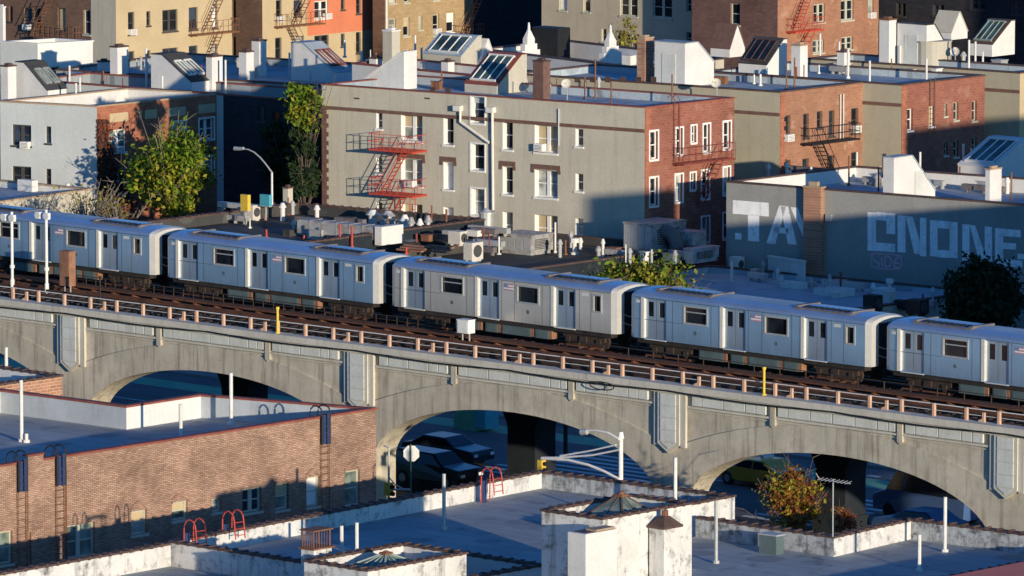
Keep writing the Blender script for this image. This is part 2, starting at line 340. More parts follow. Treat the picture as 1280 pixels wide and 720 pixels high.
def building(name,label,poly,z,walls,roof,par,coping,wall='stucco',ph=.7,pt=.28,z0=0,skip=(),parm={},cat='building',group=None,cop_h=.09,cop_o=.05,rooflabel=None,lumps=False):
    poly=[V3((p[0],p[1],0)) for p in poly]; n=len(poly); base=V3((poly[1].x,poly[1].y,z0))
    root=thing(name,label,cat,base,group); zr=z-ph; planes=[]
    rear=MB()
    for i in range(n):
        pl=Plane(poly[i],poly[(i+1)%n]); planes.append(pl)
        top=zr if i in skip else z
        if i in walls:
            w=walls[i]; mb=MB(); dep=w.get('depth',.2); wins=[]
            if 'grid' in w:
                nx,nz=w['grid']; sx=pl.L/nx; sz=(z-1.2)/nz
                wins+=[((sx*(i_+.33),sx*(i_+.67),sz*j_+.9,sz*j_+.9+min(1.6,sz*.6)),(0,0,0,0,'s')) for i_ in range(nx) for j_ in range(nz)]
            for q in w.get('win',()):
                h=pl.rect(*q[:4]); wins.append((h,q))
            wallgrid(mb,pl,0,pl.L,z0,top,[h for h,q in wins],dep)
            mb.build('wall',K[w['mat']],root)
            for h,q in wins:
                o=q[5] if len(q)>5 else {}
                window(root,pl,h,q[4] if len(q)>4 else w.get('style','s'),K[o.get('f',w.get('frame','frame_w'))],dep,o.get('g'))
        else:
            rear.poly([pl.pt(0,z0),pl.pt(pl.L,z0),pl.pt(pl.L,top),pl.pt(0,top)])
    if rear.f: rear.build('rear_wall',K[wall],root)
    inn=inset(poly,pt,skip)
    r=MB(); r.poly([V3((p.x,p.y,zr)) for p in inn]); r.build('roof',K[roof],root)
    pm=MB(); cm=MB(); oo=inset(poly,-cop_o,skip); ii=inset(poly,pt+.04,skip)
    for i in range(n):
        if i in skip: continue
        j=(i+1)%n
        pq=MB() if i in parm else pm
        pq.poly([V3((inn[j].x,inn[j].y,zr)),V3((inn[i].x,inn[i].y,zr)),V3((inn[i].x,inn[i].y,z)),V3((inn[j].x,inn[j].y,z))])
        if i in parm: pq.build('parapet',K[parm[i]],root)
        A=[oo[i],oo[j],ii[j],ii[i]]
        b=[V3((p.x,p.y,z)) for p in A]; t=[V3((p.x,p.y,z+cop_h)) for p in A]
        cm.poly(b[::-1]); cm.poly(t)
        for k in range(4): cm.poly([b[k],b[(k+1)%4],t[(k+1)%4],t[k]])
        if lumps:   # overlapping tile joints along the coping
            d=(poly[j]-poly[i]); Ln=d.length; e=d/Ln; nn=V3((-e.y,e.x,0)); k=.5
            while k<Ln-.3:
                o=poly[i]+e*k-nn*(cop_o+.012)+V3((0,0,z-.02)); cm.box(o,e*.13,nn*(pt+cop_o+.07),V3((0,0,cop_h+.07))); k+=.62
    if pm.f: pm.build('parapet',K[par],root)
    if cm.f: cm.build('coping',K[coping],root)
    return root,planes,zr
# rooftop pieces: measured from the photo at a known base height, built in building-aligned axes
ER=V3((.9976,.07,0)); EN=V3((-.01,.99995,0)).normalized()
def frameat(xb,yb,z,wl,wr,h):
    p=at(xb,yb,z); k=scale(p); return p,wl/(k*.735),wr/(k*.678),h/(k*.992)
def pbox(parent,name,xb,yb,wl,wr,h,z,mat,extra=None,label=None):
    p,w,d,hh=frameat(xb,yb,z,wl,wr,h); mb=MB(); mb.box(p-ER*w,ER*w,EN*d,V3((0,0,hh)))
    return mb.build(name,K[mat],parent,label=label),p,w,d,hh
def chimney(parent,xb,yb,wl,wr,h,z,mat='stucco',cap='tile',pot=False):
    o,p,w,d,hh=pbox(parent,'chimney',xb,yb,wl,wr,h,z,mat)
    mb=MB(); t=V3((0,0,hh)); mb.box(p-ER*(w+.04)-EN*.04+t,ER*(w+.08),EN*(d+.08),V3((0,0,.09)))
    mb.box(p-ER*w*.75+EN*d*.25+t+V3((0,0,.09)),ER*w*.5,EN*d*.5,V3((0,0,.12)))
    mb.build('chimney_cap',K[cap],o); return o
def vpipe(parent,x,yt,yb,z,mat='pipe_w',r=.07,hat=False):
    p=at(x,yb,z); h=(yb-yt)/(scale(p)*.992); mb=MB(); mb.tube([p,p+V3((0,0,h))],r,8)
    mb.tube([p,p+V3((0,0,.12))],r*1.9,8)
    if hat: mb.tube([p+V3((0,0,h-.1)),p+V3((0,0,h+.05)),p+V3((0,0,h+.16))],r*2.2,8)
    return mb.build('vent_pipe',K[mat],parent)
def bulkhead(parent,xb,yb,wl,wr,h,z,kind,wall='white',slope='roof_d',hlow=.35,glass='skyl',top=.18,door=False,bars='frame_w'):
    p,w,d,H=frameat(xb,yb,z,wl,wr,h); hl=H*hlow; up=V3((0,0,1))
    # profile runs along A (origin O), swept along S
    if kind=='front': O,A,S,ln=p,EN,-ER*w,d; prof=[(0,0),(d,0),(d,H),(d*(1-top),H),(0,hl)]; sl=(4,3)
    elif kind=='back': O,A,S,ln=p,EN,-ER*w,d; prof=[(0,0),(d,0),(d,hl),(d*top*2.4,H),(0,H)]; sl=(2,3)
    elif kind=='right': O,A,S,ln=p,-ER,EN*d,w; prof=[(0,0),(w,0),(w,H),(w*(1-top*1.6),H),(0,hl)]; sl=(4,3)
    elif kind=='left': O,A,S,ln=p,-ER,EN*d,w; prof=[(0,0),(w,0),(w,hl*.4),(w*.06,H),(0,H)]; sl=(2,3)
    else: O,A,S,ln=p,EN,-ER*w,d; prof=[(0,0),(d,0),(d,H),(0,H)]; sl=None
    P=[O+A*a+up*b for a,b in prof]; mb=MB(); mb.extr(P,(0,0,0),tuple(S)); o=mb.build('bulkhead',K[wall],parent)
    su=S.normalized(); sw=S.length
    if sl:
        a,b=P[sl[0]],P[sl[1]]; e=b-a; n=su.cross(e).normalized(); n=n if n.z>0 else -n
        m=MB(); m.box(a-su*.05+n*.004,su*(sw+.1),e,n*.06)
        f0,f1=sorted((prof[sl[1]][0],prof[(2 if kind in('front','right') else 4)][0])); m.box(O+A*f0-su*.05+up*(H+.004),su*(sw+.1),A*max(.05,f1-f0),up*.06); m.build('bulkhead_roof',K[slope],o)
        if kind in ('front','right'):
            g=MB(); (g.box(a+su*sw*.12+e*.14+n*.066,su*sw*.76,e*.74,n*.05) if kind=='front' else [g.box(a+su*sw*q0+e*.22+n*.066,su*sw*.36,e*.5,n*.05) for q0 in (.1,.54)]); s=g.build('skylight',K[glass],o); bm=MB()
            nb=4
            if kind=='right':
                for q0 in (.1,.54):
                    for b0,b1,c0,c1 in ((0,.36,.2,.235),(0,.36,.7,.735),(0,.03,.2,.735),(.33,.36,.2,.735),(.165,.195,.2,.735)): bm.box(a+su*sw*(q0+b0)+e*c0+n*.066,su*sw*(b1-b0),e*(c1-c0),n*.1)
            for k in range(nb if kind=='front' else 0): bm.box(a+su*(sw*.12+(sw*.76-.06)*k/(nb-1))+e*.12+n*.066,su*.06,e*.78,n*.10)
            if kind=='front': bm.box(a+su*(sw*.12-.04)+e*.10+n*.066,su*(sw*.76+.08),e*.03,n*.12); bm.box(a+su*(sw*.12-.04)+e*.88+n*.066,su*(sw*.76+.08),e*.03,n*.12)
            bm.build('skylight_frame',K[bars],o)
    else:
        m=MB(); m.box(p-ER*(w+.08)-EN*.08+up*(H+.003),ER*(w+.16),EN*(d+.16),up*.08); m.build('bulkhead_roof',K[slope],o)
    if door:
        m=MB(); m.box(p-ER*w*.75-EN*.03,ER*w*.45,EN*.026,up*min(1.95,H*.75)); m.build('door',K['panel'],o)
    return o
def clutter(root,z,x0,x1,ytop,ybot,n,seed,slope=.08,dark=False):
    R=random.Random(seed)
    for k in range(n):
        f=R.random(); x=x0+(x1-x0)*f; y=R.uniform(ytop(f),ybot(f)); p=at(x,y,z); kind=R.choice('pppbbdvvtc'); u=V3((0,0,1)); m=MB()
        if kind=='p': h=R.uniform(.4,1.3); m.tube([p,p+u*h],R.uniform(.03,.07),7); m.tube([p,p+u*.08],.13,7); m.build('vent_pipe',K[R.choice(['pipe_w','rustm','galv','redm2'])],root)
        elif kind=='b': w,d,h=R.uniform(.3,1.1),R.uniform(.3,.9),R.uniform(.2,.7); m.box(p-ER*w,ER*w,EN*d,u*h); m.box(p-ER*(w+.04)-EN*.04+u*(h+.002),ER*(w+.08),EN*(d+.08),u*.05); m.build('roof_box',K[R.choice(['ac','duct','galv','rustm','ubox','white'])],root)
        elif kind=='d': w=R.uniform(1.2,3.0); m.box(p-ER*w+u*.18,ER*w,EN*.35,u*.3); [m.box(p-ER*(w*q)+EN*.05,ER*.08,EN*.25,u*.179) for q in (.1,.5,.9)]; m.build('duct_run',K[R.choice(['duct','galv','podrust'])],root)
        elif kind=='v': h=R.uniform(.4,.8); r=R.uniform(.12,.24); m.tube([p,p+u*h],r*.6,9); m.tube([p+u*h,p+u*(h+.15),p+u*(h+.28)],r,9,r*.4); m.build('roof_vent',K[R.choice(['galv','duct','white'])],root)
        elif kind=='t': w=R.uniform(.8,2.2); m.box(p-ER*w+u*.003,ER*w,EN*R.uniform(.5,1.4),u*.012); m.build('roof_patch',K[R.choice(['roof_l','roof_s','podrust','panel']) if dark else R.choice(['roof_d','roof_s'])],root)
        else:
            q=p+ER*R.uniform(-3,-1)+EN*R.uniform(-.6,.6); mid=(p+q)*.5+EN*.3; m.tube([p+u*.03,mid+u*.03,q+u*.03],.025,5); m.build('cable_run',K[R.choice(['black','galv','pipe_w'])],root)
def acunit(parent_none,label,xb,yb,wl,wr,h,z,group='rooftop cooling units',mat='ac',fan=True):
    p,w,d,H=frameat(xb,yb,z,wl,wr,h); e=thing('air_conditioner',label,'air conditioner',p,group); up=V3((0,0,1))
    mb=MB(); mb.box(p-ER*w+up*.1,ER*w,EN*d,up*(H-.1)); 
    for a in (.1,.8): mb.box(p-ER*w*(a+.1)+EN*d*.1,ER*w*.1,EN*d*.8,up*.099)
    mb.build('casing',K[mat],e)
    g=MB()
    if fan:
        c=p+EN*d*.5+up*(H*.55)+ER*.01; R=min(d,H)*.36
        for rr in (R,R*.7,R*.4):
            n=16; ring=[c+(EN*math.cos(2*math.pi*i/n)+up*math.sin(2*math.pi*i/n))*rr for i in range(n+1)]; g.tube(ring,.02,5)
        g.poly([c+ER*.004-ER*.012+(EN*math.cos(2*math.pi*i/16)+up*math.sin(2*math.pi*i/16))*R for i in range(16)])
    else:
        for k in range(6): g.box(p+ER*.003+EN*d*.1+up*(H*(.25+.1*k)),ER*.02,EN*d*.8,up*.03)
    g.build('grille',K['acgrill'],e); return e
def fire_escape(parent,pl,a0,a1,zs,dep,mat,stairs=(),rail=.95,sup=True,ladder=None):
    o=MB()
    for z in zs:
        for k in range(7): pl.bar(o,a0,a1,z,z+.04,dep*k/7+.02,dep*k/7+.02+dep*.085)
        pl.bar(o,a0,a0+.06,z-.08,z-.001,.0,dep); pl.bar(o,a1-.06,a1,z-.08,z-.001,0,dep)
        pl.bar(o,a0,a1,z-.05,z+.05,dep,dep+.04)
    root=o.build('fire_escape',K[mat],parent)
    r=MB()
    for z in zs:
        for hh in (.5,.95): pl.bar(r,a0,a1,z+hh,z+hh+.03,dep+.005,dep+.035); pl.bar(r,a0,a0+.03,z+hh,z+hh+.03,0,dep); pl.bar(r,a1-.03,a1,z+hh,z+hh+.03,0,dep)
        n=max(2,int((a1-a0)/.5))
        for k in range(n+1): 
            a=a0+(a1-a0-.03)*k/n; pl.bar(r,a,a+.024,z+.051,z+.95,dep+.01,dep+.03)
        for dd in (dep*.33,dep*.66):
            pl.bar(r,a0+.005,a0+.03,z+.05,z+.95,dd,dd+.025); pl.bar(r,a1-.03,a1-.005,z+.05,z+.95,dd,dd+.025)
    r.build('railing',K[mat],root)
    for (sa,sz,ea,ez) in stairs:
        s=MB(); w=.55
        A=pl.pt(sa,sz,dep*.5); B=pl.pt(ea,ez,dep*.5)
        for dd in (0,w):
            s.box(A+pl.n*dd,B-A,pl.n*.03,V3((0,0,.13)))
            s.box(A+pl.n*dd+V3((0,0,.85)),B-A,pl.n*.03,V3((0,0,.05)))
        n=max(4,int(abs(sz-ez)/.24))
        for k in range(1,n):
            q=A+(B-A)*k/n; s.box(q+pl.n*.04-pl.e*.1,pl.e*.2,pl.n*(w-.04),V3((0,0,.03)))
        s.build('stair',K[mat],root)
    return root
SUN_STRENGTH=5.0; SKY_STRENGTH=.16
# ================================================================== setting
g=MB(); g.ab(-2500,-600,-.5,2500,4000,0); struct('ground',g,K['asphalt'])
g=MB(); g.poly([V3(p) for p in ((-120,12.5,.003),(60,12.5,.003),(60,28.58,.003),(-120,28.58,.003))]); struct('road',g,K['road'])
g=MB(); g.ab(-120,28.6,.0,60,34.5,.13); struct('pavement',g,K['pave'])
g=MB(); g.ab(-70,-10.6,0,13.4,-7.2,.13); g.ab(13.4,-10.6,0,70,-7.2,.13); struct('pavement',g,K['pave'])
g=MB()
for k in range(9): g.poly([V3((x,14.6+k*.95+dy,.006)) for x,dy in ((-6.5,0),(4.6,0),(4.6,.42),(-6.5,.42))])
for k in range(9): g.poly([V3((x,12.6+k*.95+dy,.006)) for x,dy in ((13.2,0),(17.4,0),(17.4,.42),(13.2,.42))])
struct('crosswalk',g,K['white_line'])
g=MB(); g.poly([V3(p) for p in ((-60,24.6,.005),(-3,24.6,.005),(-3,26.6,.005),(-60,26.6,.005))]); g.poly([V3(p) for p in ((6.5,23.6,.005),(45,23.6,.005),(45,25.8,.005),(6.5,25.8,.005))])
struct('bike_lane',g,K['green_lane'])
g=MB()
for k in range(9): g.poly([V3((x+k*3.2,27.3,.006)) for x in ()]) if False else g.poly([V3((8+k*1.5+a,26.4+b,.006)) for a,b in ((0,0),(.8,0),(.8,.35),(0,.35))])
for k in range(14): g.poly([V3((-50+k*6+a,20.2+b,.006)) for a,b in ((0,0),(2.6,0),(2.6,.15),(0,.15))])
struct('road_markings',g,K['white_line'])

# ================================================================== viaduct
SP=19.87; PC=[k*SP for k in range(-3,4)]
via=thing('elevated_viaduct','long concrete arched railway viaduct with peach posts and panelled pilasters, carrying the train','viaduct',(0,0,0))
def intr(dx):
    a=9.02; q=max(0,1-(dx/a)**2); return 2.9+3.18*math.sqrt(q)
def ringtop(dx): return 7.34-(dx/9)**2*1.6
def arcade(v0,v1,face):   # face -1: the detailed side
    mb=MB(); N=36
    for i in range(len(PC)-1):
        c=(PC[i]+PC[i+1])/2; a=9.02
        xs=[-a+2*a*(.5-.5*math.cos(math.pi*k/N)) for k in range(N+1)]
        for k in range(N):
            x0,x1=xs[k],xs[k+1]; z0,z1=intr(x0),intr(x1)
            for v,s in ((v0,1),(v1,-1)):
                if s==1 and face:
                    q=[V3((c+x0,v,z0)),V3((c+x1,v,z1)),V3((c+x1,v,ringtop(x1))),V3((c+x0,v,ringtop(x0)))]; mb.poly(q)
                    w=v+.09
                    mb.poly([V3((c+x0,v,ringtop(x0))),V3((c+x1,v,ringtop(x1))),V3((c+x1,w,ringtop(x1))),V3((c+x0,w,ringtop(x0)))])
                    mb.poly([V3((c+x0,w,ringtop(x0))),V3((c+x1,w,ringtop(x1))),V3((c+x1,w,8.1)),V3((c+x0,w,8.1))])
                else:
                    q=[V3((c+x0,v,z0)),V3((c+x1,v,z1)),V3((c+x1,v,8.1)),V3((c+x0,v,8.1))]; mb.poly(q if s==1 else q[::-1])
            mb.poly([V3((c+x0,v0,z0)),V3((c+x0,v1,z0)),V3((c+x1,v1,z1)),V3((c+x1,v0,z1))])
    for p in PC:
        r=SP/2-9.02
        mb.ab(p-r,v0,0,p+r,v1,8.1)
        mb.ab(p-r-.12,v0-.1,0,p+r+.12,v1+.1,.9)
    return mb
arcade(0,1.5,True).build('arcade_wall',K['concrete'],via)
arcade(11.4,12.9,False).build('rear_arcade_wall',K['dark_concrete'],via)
m=MB(); m.ab(-3*SP,1.5,7.0,3*SP,11.4,8.1); 
for k in range(-9,10): m.ab(k*SP/3-.25,1.5,6.5,k*SP/3+.25,11.4,7.0)
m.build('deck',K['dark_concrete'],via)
m=MB(); m.ab(-3*SP,-.28,8.1,3*SP,.5,8.4); m.ab(-3*SP,-.16,7.98,3*SP,.2,8.098); m.build('coping',K['concrete_l'],via)
m=MB(); m.ab(-3*SP,12.5,8.1,3*SP,13.15,8.4); m.build('coping',K['concrete_l'],via)
m=MB(); m.ab(-3*SP,.5,8.1,3*SP,12.5,8.2); m.build('track_bed',K['ballast'],via)
# pale panels, mouldings, pilasters
for i in range(len(PC)-1):
    c0,c1=PC[i],PC[i+1]; c=(c0+c1)/2; m=MB()
    edges=[c0+1.0,c-3.75,c+3.75,c1-1.0]
    for a,b in zip(edges[:-1],edges[1:]):
        m=MB()
        x=a+.32; lens=[.62]+[1.3]*8
        k=0
        while x<b-.4:
            w=.55 if k==0 or b-.3-x<1.4 else 1.25
            w=min(w,b-.3-x)
            if w>.15: m.ab(x,-.05,7.52,x+w,.088,7.95)
            x+=w+.07; k+=1
        m.build('panel_strip',K['panel'],via)
    m=MB(); m.ab(c0+.98,-.04,7.36,c1-.98,.088,7.46); m.ab(c0+.98,.02,7.24,c1-.98,.088,7.28); m.build('moulding',K['concrete_l'],via)
    for xx in (c-3.75,c+3.75):
        m=MB(); m.extr([V3((xx-.15,-.07,7.08)),V3((xx,-.07,6.98)),V3((xx+.15,-.07,7.08)),V3((xx+.15,-.07,7.975)),V3((xx-.15,-.07,7.975))],(0,0,0),(0,.15,0)); m.build('bracket',K['concrete'],via)
for p in PC[1:-1]:
    m=MB(); m.ab(p-.98,-.1,5.5,p-.68,-.001,7.975); m.ab(p+.68,-.12,5.5,p+.98,-.001,7.975); 
    m.extr([V3((p-.66,0,5.6)),V3((p,0,5.18)),V3((p+.66,0,5.6)),V3((p+.66,0,7.97)),V3((p-.66,0,7.97))],(0,-.2,0),(0,-.002,0)); pil=m.build('pilaster',K['concrete_l'],via)
    m=MB()
    for k in range(4): m.ab(p-.46,-.24,5.72+k*.565,p+.46,-.205,5.72+k*.565+.535)
    m.extr([V3((p-.45,0,5.68)),V3((p,0,5.4)),V3((p+.45,0,5.68))],(0,-.24,0),(0,-.205,0)); m.build('pilaster_panel',K['panel'],pil)
# railing
rail=thing('guard_railing','low railing of peach painted posts and thin pale rails along the viaduct edge','railing',(0,.3,8.4))
k=0; x=-58.0
postm=MB(); postm.ab(x-.065,.22,8.4,x+.065,.35,8.98); proto=postm.build('post',K['postpaint'],rail)
braced=MB(); braced.extr([V3((x-.28,.24,8.4)),V3((x+.07,.24,8.4)),V3((x+.07,.24,8.84)),V3((x-.06,.24,8.84)),V3((x-.06,.24,8.56)),V3((x-.28,.24,8.47))],(0,0,0),(0,.1,0)); bproto=braced.build('braced_post',K['postpaint'],rail)
while x<58:
    if k: o=proto.copy(); COL.objects.link(o); o.location=(1.865*k,0,0)
    if k%3==0 and k: b=bproto.copy(); COL.objects.link(b); b.location=(1.865*k+.98,0,0)
    x+=1.865; k+=1
m=MB(); m.tube([(-58,.285,8.955),(58,.285,8.955)],.024,6); m.tube([(-58,.285,8.68),(58,.285,8.68)],.014,5); m.build('rail',K['steel_w'],rail)
# tracks (all turned -1.5 degrees against the parapet, as the line curves)
TA=-.0262; TE=V3((math.cos(TA),math.sin(TA),0)); TN=V3((-TE.y,TE.x,0))
def tp(x,v,z): return V3((0,v,z))+TE*x
for nm,vc,lab in (('a',2.3,'empty rusty railway track between the peach railing and the train'),('b',6.65,'railway track under the silver train'),('c',10.9,'railway track on the far side of the silver train')):
    t=thing('railway_track',lab,'railway track',tp(0,vc,8.2),'tracks on the viaduct')
    for s in (-.72,.72):
        m=MB(); m.box(tp(-58,vc+s-.04,8.3),TE*116,TN*.08,V3((0,0,.16))); m.box(tp(-58,vc+s-.08,8.3),TE*116,TN*.16,V3((0,0,.04))); m.build('running_rail',K['rail'],t)
    m=MB()
    for k in range(160): m.box(tp(-58+k*.73,vc-1.25,8.2),TE*.24,TN*2.5,V3((0,0,.1)))
    m.build('sleepers',K['timber'] if nm!='a' else K['ballast'],t)['kind']='stuff'
    m=MB(); m.box(tp(-58,vc+1.3,8.45),TE*116,TN*.26,V3((0,0,.05))); m.box(tp(-58,vc+1.36,8.3),TE*116,TN*.12,V3((0,0,.149))); m.build('third_rail',K['timber'],t)
wk=thing('track_walkway','rust brown plank walkway with a low handrail beside the silver train','walkway',tp(0,4.35,8.2))
m=MB()
for k in range(3): m.box(tp(-58,4.1+k*.27,8.56),TE*116,TN*.245,V3((0,0,.07)))

for k in range(78): m.box(tp(-58+k*1.5,4.2,8.2),TE*.14,TN*.6,V3((0,0,.359)))
m.build('deck',K['timber'],wk)
m=MB(); 
m.tube([tp(-26,4.86,9.03),tp(2,4.86,9.03)],.025,5); m.tube([tp(-26,4.86,8.83),tp(2,4.86,8.83)],.02,5); m.tube([tp(10,4.86,8.98),tp(58,4.86,8.98)],.02,5)
for k in range(40): 
    x=-26+k*.72; m.tube([tp(x,4.86,8.62),tp(x,4.86,9.03)],.022,5)
for k in range(30): x=10+k*1.6; m.tube([tp(x,4.86,8.62),tp(x,4.86,8.98)],.028,5)
m.build('handrail',K['truck'],wk)
cab=MB(); pts=[]
for k in range(0,121):
    x=-58+k; pts.append((x,-.31-.02*(k%2),8.12-.10*abs(math.sin(x*math.pi/9.9))))
cab.tube(pts,.035,5); lp=V3((15.9,-.36,7.95))
cab.tube([lp+V3((.75*math.cos(a*math.pi/9),0,.18*math.sin(a*math.pi/9))) for a in range(19)],.03,5)
single('utility_cable',cab,K['black'],'black cable draped along the coping of the concrete viaduct with one coil','cable',(0,-.3,8.1))

# ================================================================== train
LB=15.05; WD=2.66; SILL=.95; EAV=2.92; CRN=3.27
prof=[(0,SILL),(0,EAV),(.05,3.02),(.2,3.11),(.55,3.2),(1.0,3.255),(1.33,CRN),(1.66,3.255),(2.11,3.2),(2.46,3.11),(2.61,3.02),(2.66,EAV),(2.66,SILL)]
DOORS=[(.95,2.35),(5.98,7.38),(11.05,12.45)]; WINS=[(3.5,4.95),(8.6,10.0)]
class LP(Plane):
    pass
def make_car(label,skin):
    t=thing('subway_car',label,'subway car',(0,0,0),'silver subway cars on the viaduct')
    pl=Plane((.28,0),(LB-.28,0)); o=.28
    holes=[(a-o,b-o,SILL+.04,2.86) for a,b in DOORS]; wh=[(a-o,b-o,1.93,2.72) for a,b in WINS]+[(13.62-o,14.12-o,1.93,2.72)]
    m=MB(); wallgrid(m,pl,0,pl.L,SILL,EAV,holes+wh,.09)
    p2=Plane((LB-.28,WD),(.28,WD)); m.poly([p2.pt(0,SILL),p2.pt(p2.L,SILL),p2.pt(p2.L,EAV),p2.pt(0,EAV)])
    m.poly([V3((.28,0,SILL)),V3((.28,WD,SILL)),V3((LB-.28,WD,SILL)),V3((LB-.28,0,SILL))])
    body=m.build('body',skin,t)
    rm=MB()
    for i in range(1,len(prof)-2):
        (y0,z0),(y1,z1)=prof[i],prof[i+1]; rm.poly([V3((.28,y0,z0)),V3((LB-.28,y0,z0)),V3((LB-.28,y1,z1)),V3((.28,y1,z1))])
    rf=rm.build('roof',K['roofsteel'],t,smooth=True)
    for xa in (1.3,LB-5.0):
        q=MB(); q.extr([V3((0,.5,3.17)),V3((0,.55,3.235)),V3((0,1.33,3.30)),V3((0,2.11,3.235)),V3((0,2.16,3.17))],(xa,0,0),(xa+3.4,0,0)); un=q.build('roof_unit',K['roofsteel'],t)
        q=MB(); q.ab(xa-.05,.44,3.16,xa+3.45,.548,3.232); q.ab(xa-.06,.552,3.17,xa+.12,2.1,3.315); q.ab(xa+3.28,.552,3.17,xa+3.46,2.1,3.315); q.build('unit_trim',K['podrust'],un)
        q=MB()
        for k in range(8): q.extr([V3((0,.62,3.246)),V3((0,1.05,3.281)),V3((0,1.05,3.3)),V3((0,.62,3.262))],(xa+.3+k*.36,0,0),(xa+.55+k*.36,0,0))
        q.build('grille',K['under'],un)
    for j,(a,b) in enumerate(DOORS):
        mid=(a+b)/2
        for x0,x1 in ((a,mid-.008),(mid+.008,b)):
            q=MB(); dp=Plane((x0,.085),(x1,.085)); wallgrid(q,dp,0,x1-x0,SILL+.04,2.86,[(.17,x1-x0-.17,2.02,2.72)],.03)
            d=q.build('door',K['steel_d'],t); q=MB(); q.poly([V3((x0+.17,.114,2.02)),V3((x1-.17,.114,2.02)),V3((x1-.17,.114,2.72)),V3((x0+.17,.114,2.72))]); q.build('pane',K['g0'],d)
        q=MB(); q.ab(a-.2,-.035,SILL+.02,a-.001,.012,2.9); q.ab(a+.02,-.03,SILL-.03,b-.02,.1,SILL+.01);
        q.ab(a+.002,.0,SILL+.05,a+.03,.08,2.85)
        q.build('door_frame',K['dooredge'],t)
    for j,(a,b) in enumerate(WINS+[(13.62,14.12)]):
        q=MB(); 
        for x0,x1,z0,z1 in ((a-.06,a+.03,1.88,2.77),(b-.03,b+.06,1.88,2.77),(a+.03,b-.03,1.88,1.96),(a+.03,b-.03,2.69,2.77)): q.ab(x0,-.022,z0,x1,.06,z1)
        if j==0: q.ab(a+.03,.0,2.44,b-.03,.06,2.49)
        w=q.build('window',K['galv'],t); q=MB(); q.poly([V3((a,.086,1.93)),V3((b,.086,1.93)),V3((b,.086,2.72)),V3((a,.086,2.72))]); q.build('pane',K['g0'],w)
    # flag decal, number plates
    q=MB(); x0,z0=7.72,2.42
    for k in range(5): q.ab(x0,-.006,z0+k*.065,x0+.62,-.002,z0+(k+1)*.065,k%2)
    q.ab(x0,-.009,z0+.165,x0+.26,-.0065,z0+.325,2); q.build('flag_decal',[K['f_red'],K['f_white'],K['f_blue']],t)
    for xa in (.42,12.85): q=MB(); q.ab(xa,-.006,2.62,xa+.42,-.002,2.76); q.build('number_plate',K['panel'],t)
    for xa in (4.2,9.3): q=MB(); q.extr([V3((xa+.1*math.cos(a*math.pi/6),0,1.5+.1*math.sin(a*math.pi/6))) for a in range(12)],(0,-.006,0),(0,-.002,0)); q.build('round_emblem',K['ubox'],t)
    q=MB()
    for k in range(5): q.ab(.3,-.012,1.08+k*.1,LB-.3,-.002,1.10+k*.1) if k in (0,) else None
    q=MB()
    for xs in (.6,2.75,5.2,5.8,7.55,8.4,10.25,10.85,12.7,13.45): q.ab(xs,-.004,SILL+.03,xs+.018,-.0005,2.88)
    for zz in (1.86,2.88): q.ab(.3,-.004,zz,3.4,-.0005,zz+.014) if zz<2 else q.ab(.3,-.012,zz,LB-.3,-.0005,zz+.02)
    q.build('panel_seam',K['under'],t)
    q=MB()
    for y in (.75,1.05,1.33,1.61,1.91): q.ab(5.0,y-.015,3.19+.06*(1-abs(y-1.33)/1.0)**.5,LB-5.2,y+.015,3.30-.12*abs(y-1.33)**1.6)
    q.build('roof_rib',K['roofsteel'],rf)
    # ends
    for s in (0,1):
        X=(lambda x:LB-x) if s else (lambda x:x)
        q=MB(); n=len(prof); out=[V3((X(.28),y,z)) for y,z in prof]; inn=[V3((X(0),1.33+(y-1.33)*.90,SILL+(z-SILL)*.975)) for y,z in prof]
        for i in range(n-1):
            a=[out[i],out[i+1],inn[i+1],inn[i]]; q.poly(a if s else a[::-1])
        # end face with door opening
        y0,y1=.62,2.04; z1=2.92
        top=[p for p in inn]
        def F(y,z): return V3((X(0),y,z))
        left=[p for p in inn if p.y<y0]; right=[p for p in inn if p.y>y1]; 
        zt=3.13
        fc=[left+[F(y0,zt),F(y0,SILL)],[F(y1,SILL),F(y1,zt)]+right,[F(y0,z1),F(y0,zt)]+[p for p in inn if y0<=p.y<=y1]+[F(y1,zt),F(y1,z1)]]
        for a in fc: q.poly(a if not s else a[::-1])
        e=q.build('end_bonnet',K['bonnet'],t)
        q=MB(); q.ab(min(X(.12),X(.16)),y0-.05,SILL,max(X(.12),X(.16)),y1+.05,z1+.05); q.build('end_door',K['under'],e)
        q=MB()
        for zz in (1.35,1.75): q.tube([(X(-.02),.55,zz+.12),(X(-.14),.8,zz),(X(-.2),1.33,zz-.06),(X(-.14),1.86,zz),(X(-.02),2.1,zz+.12)],.025,5)
        q.build('safety_chain',K['galv'],e)
        q=MB(); q.ab(min(X(-.55),X(.3)),1.13,.6,max(X(-.55),X(.3)),1.53,.85); q.build('coupler',K['under'],t)
    # underside
    q=MB(); q.ab(.4,.12,.72,LB-.4,WD-.12,SILL-.002); q.build('underframe',K['under'],t)
    for i,(xa,w) in enumerate(((4.3,1.5),(6.3,.8),(7.4,1.9),(9.6,.9))):
        q=MB(); q.ab(xa,.18,.28,xa+w,.9,.718); q.ab(xa+.08,.165,.34,xa+w-.08,.179,.66); b=q.build('equipment_box',K['ubox'],t)
        q=MB(); q.ab(xa+w+.002,.2,.3,xa+w+.2,.8,.7); q.build('sunlit_box_end',K['uorange'],b)  # orange colour on this end paints the low sun catching it
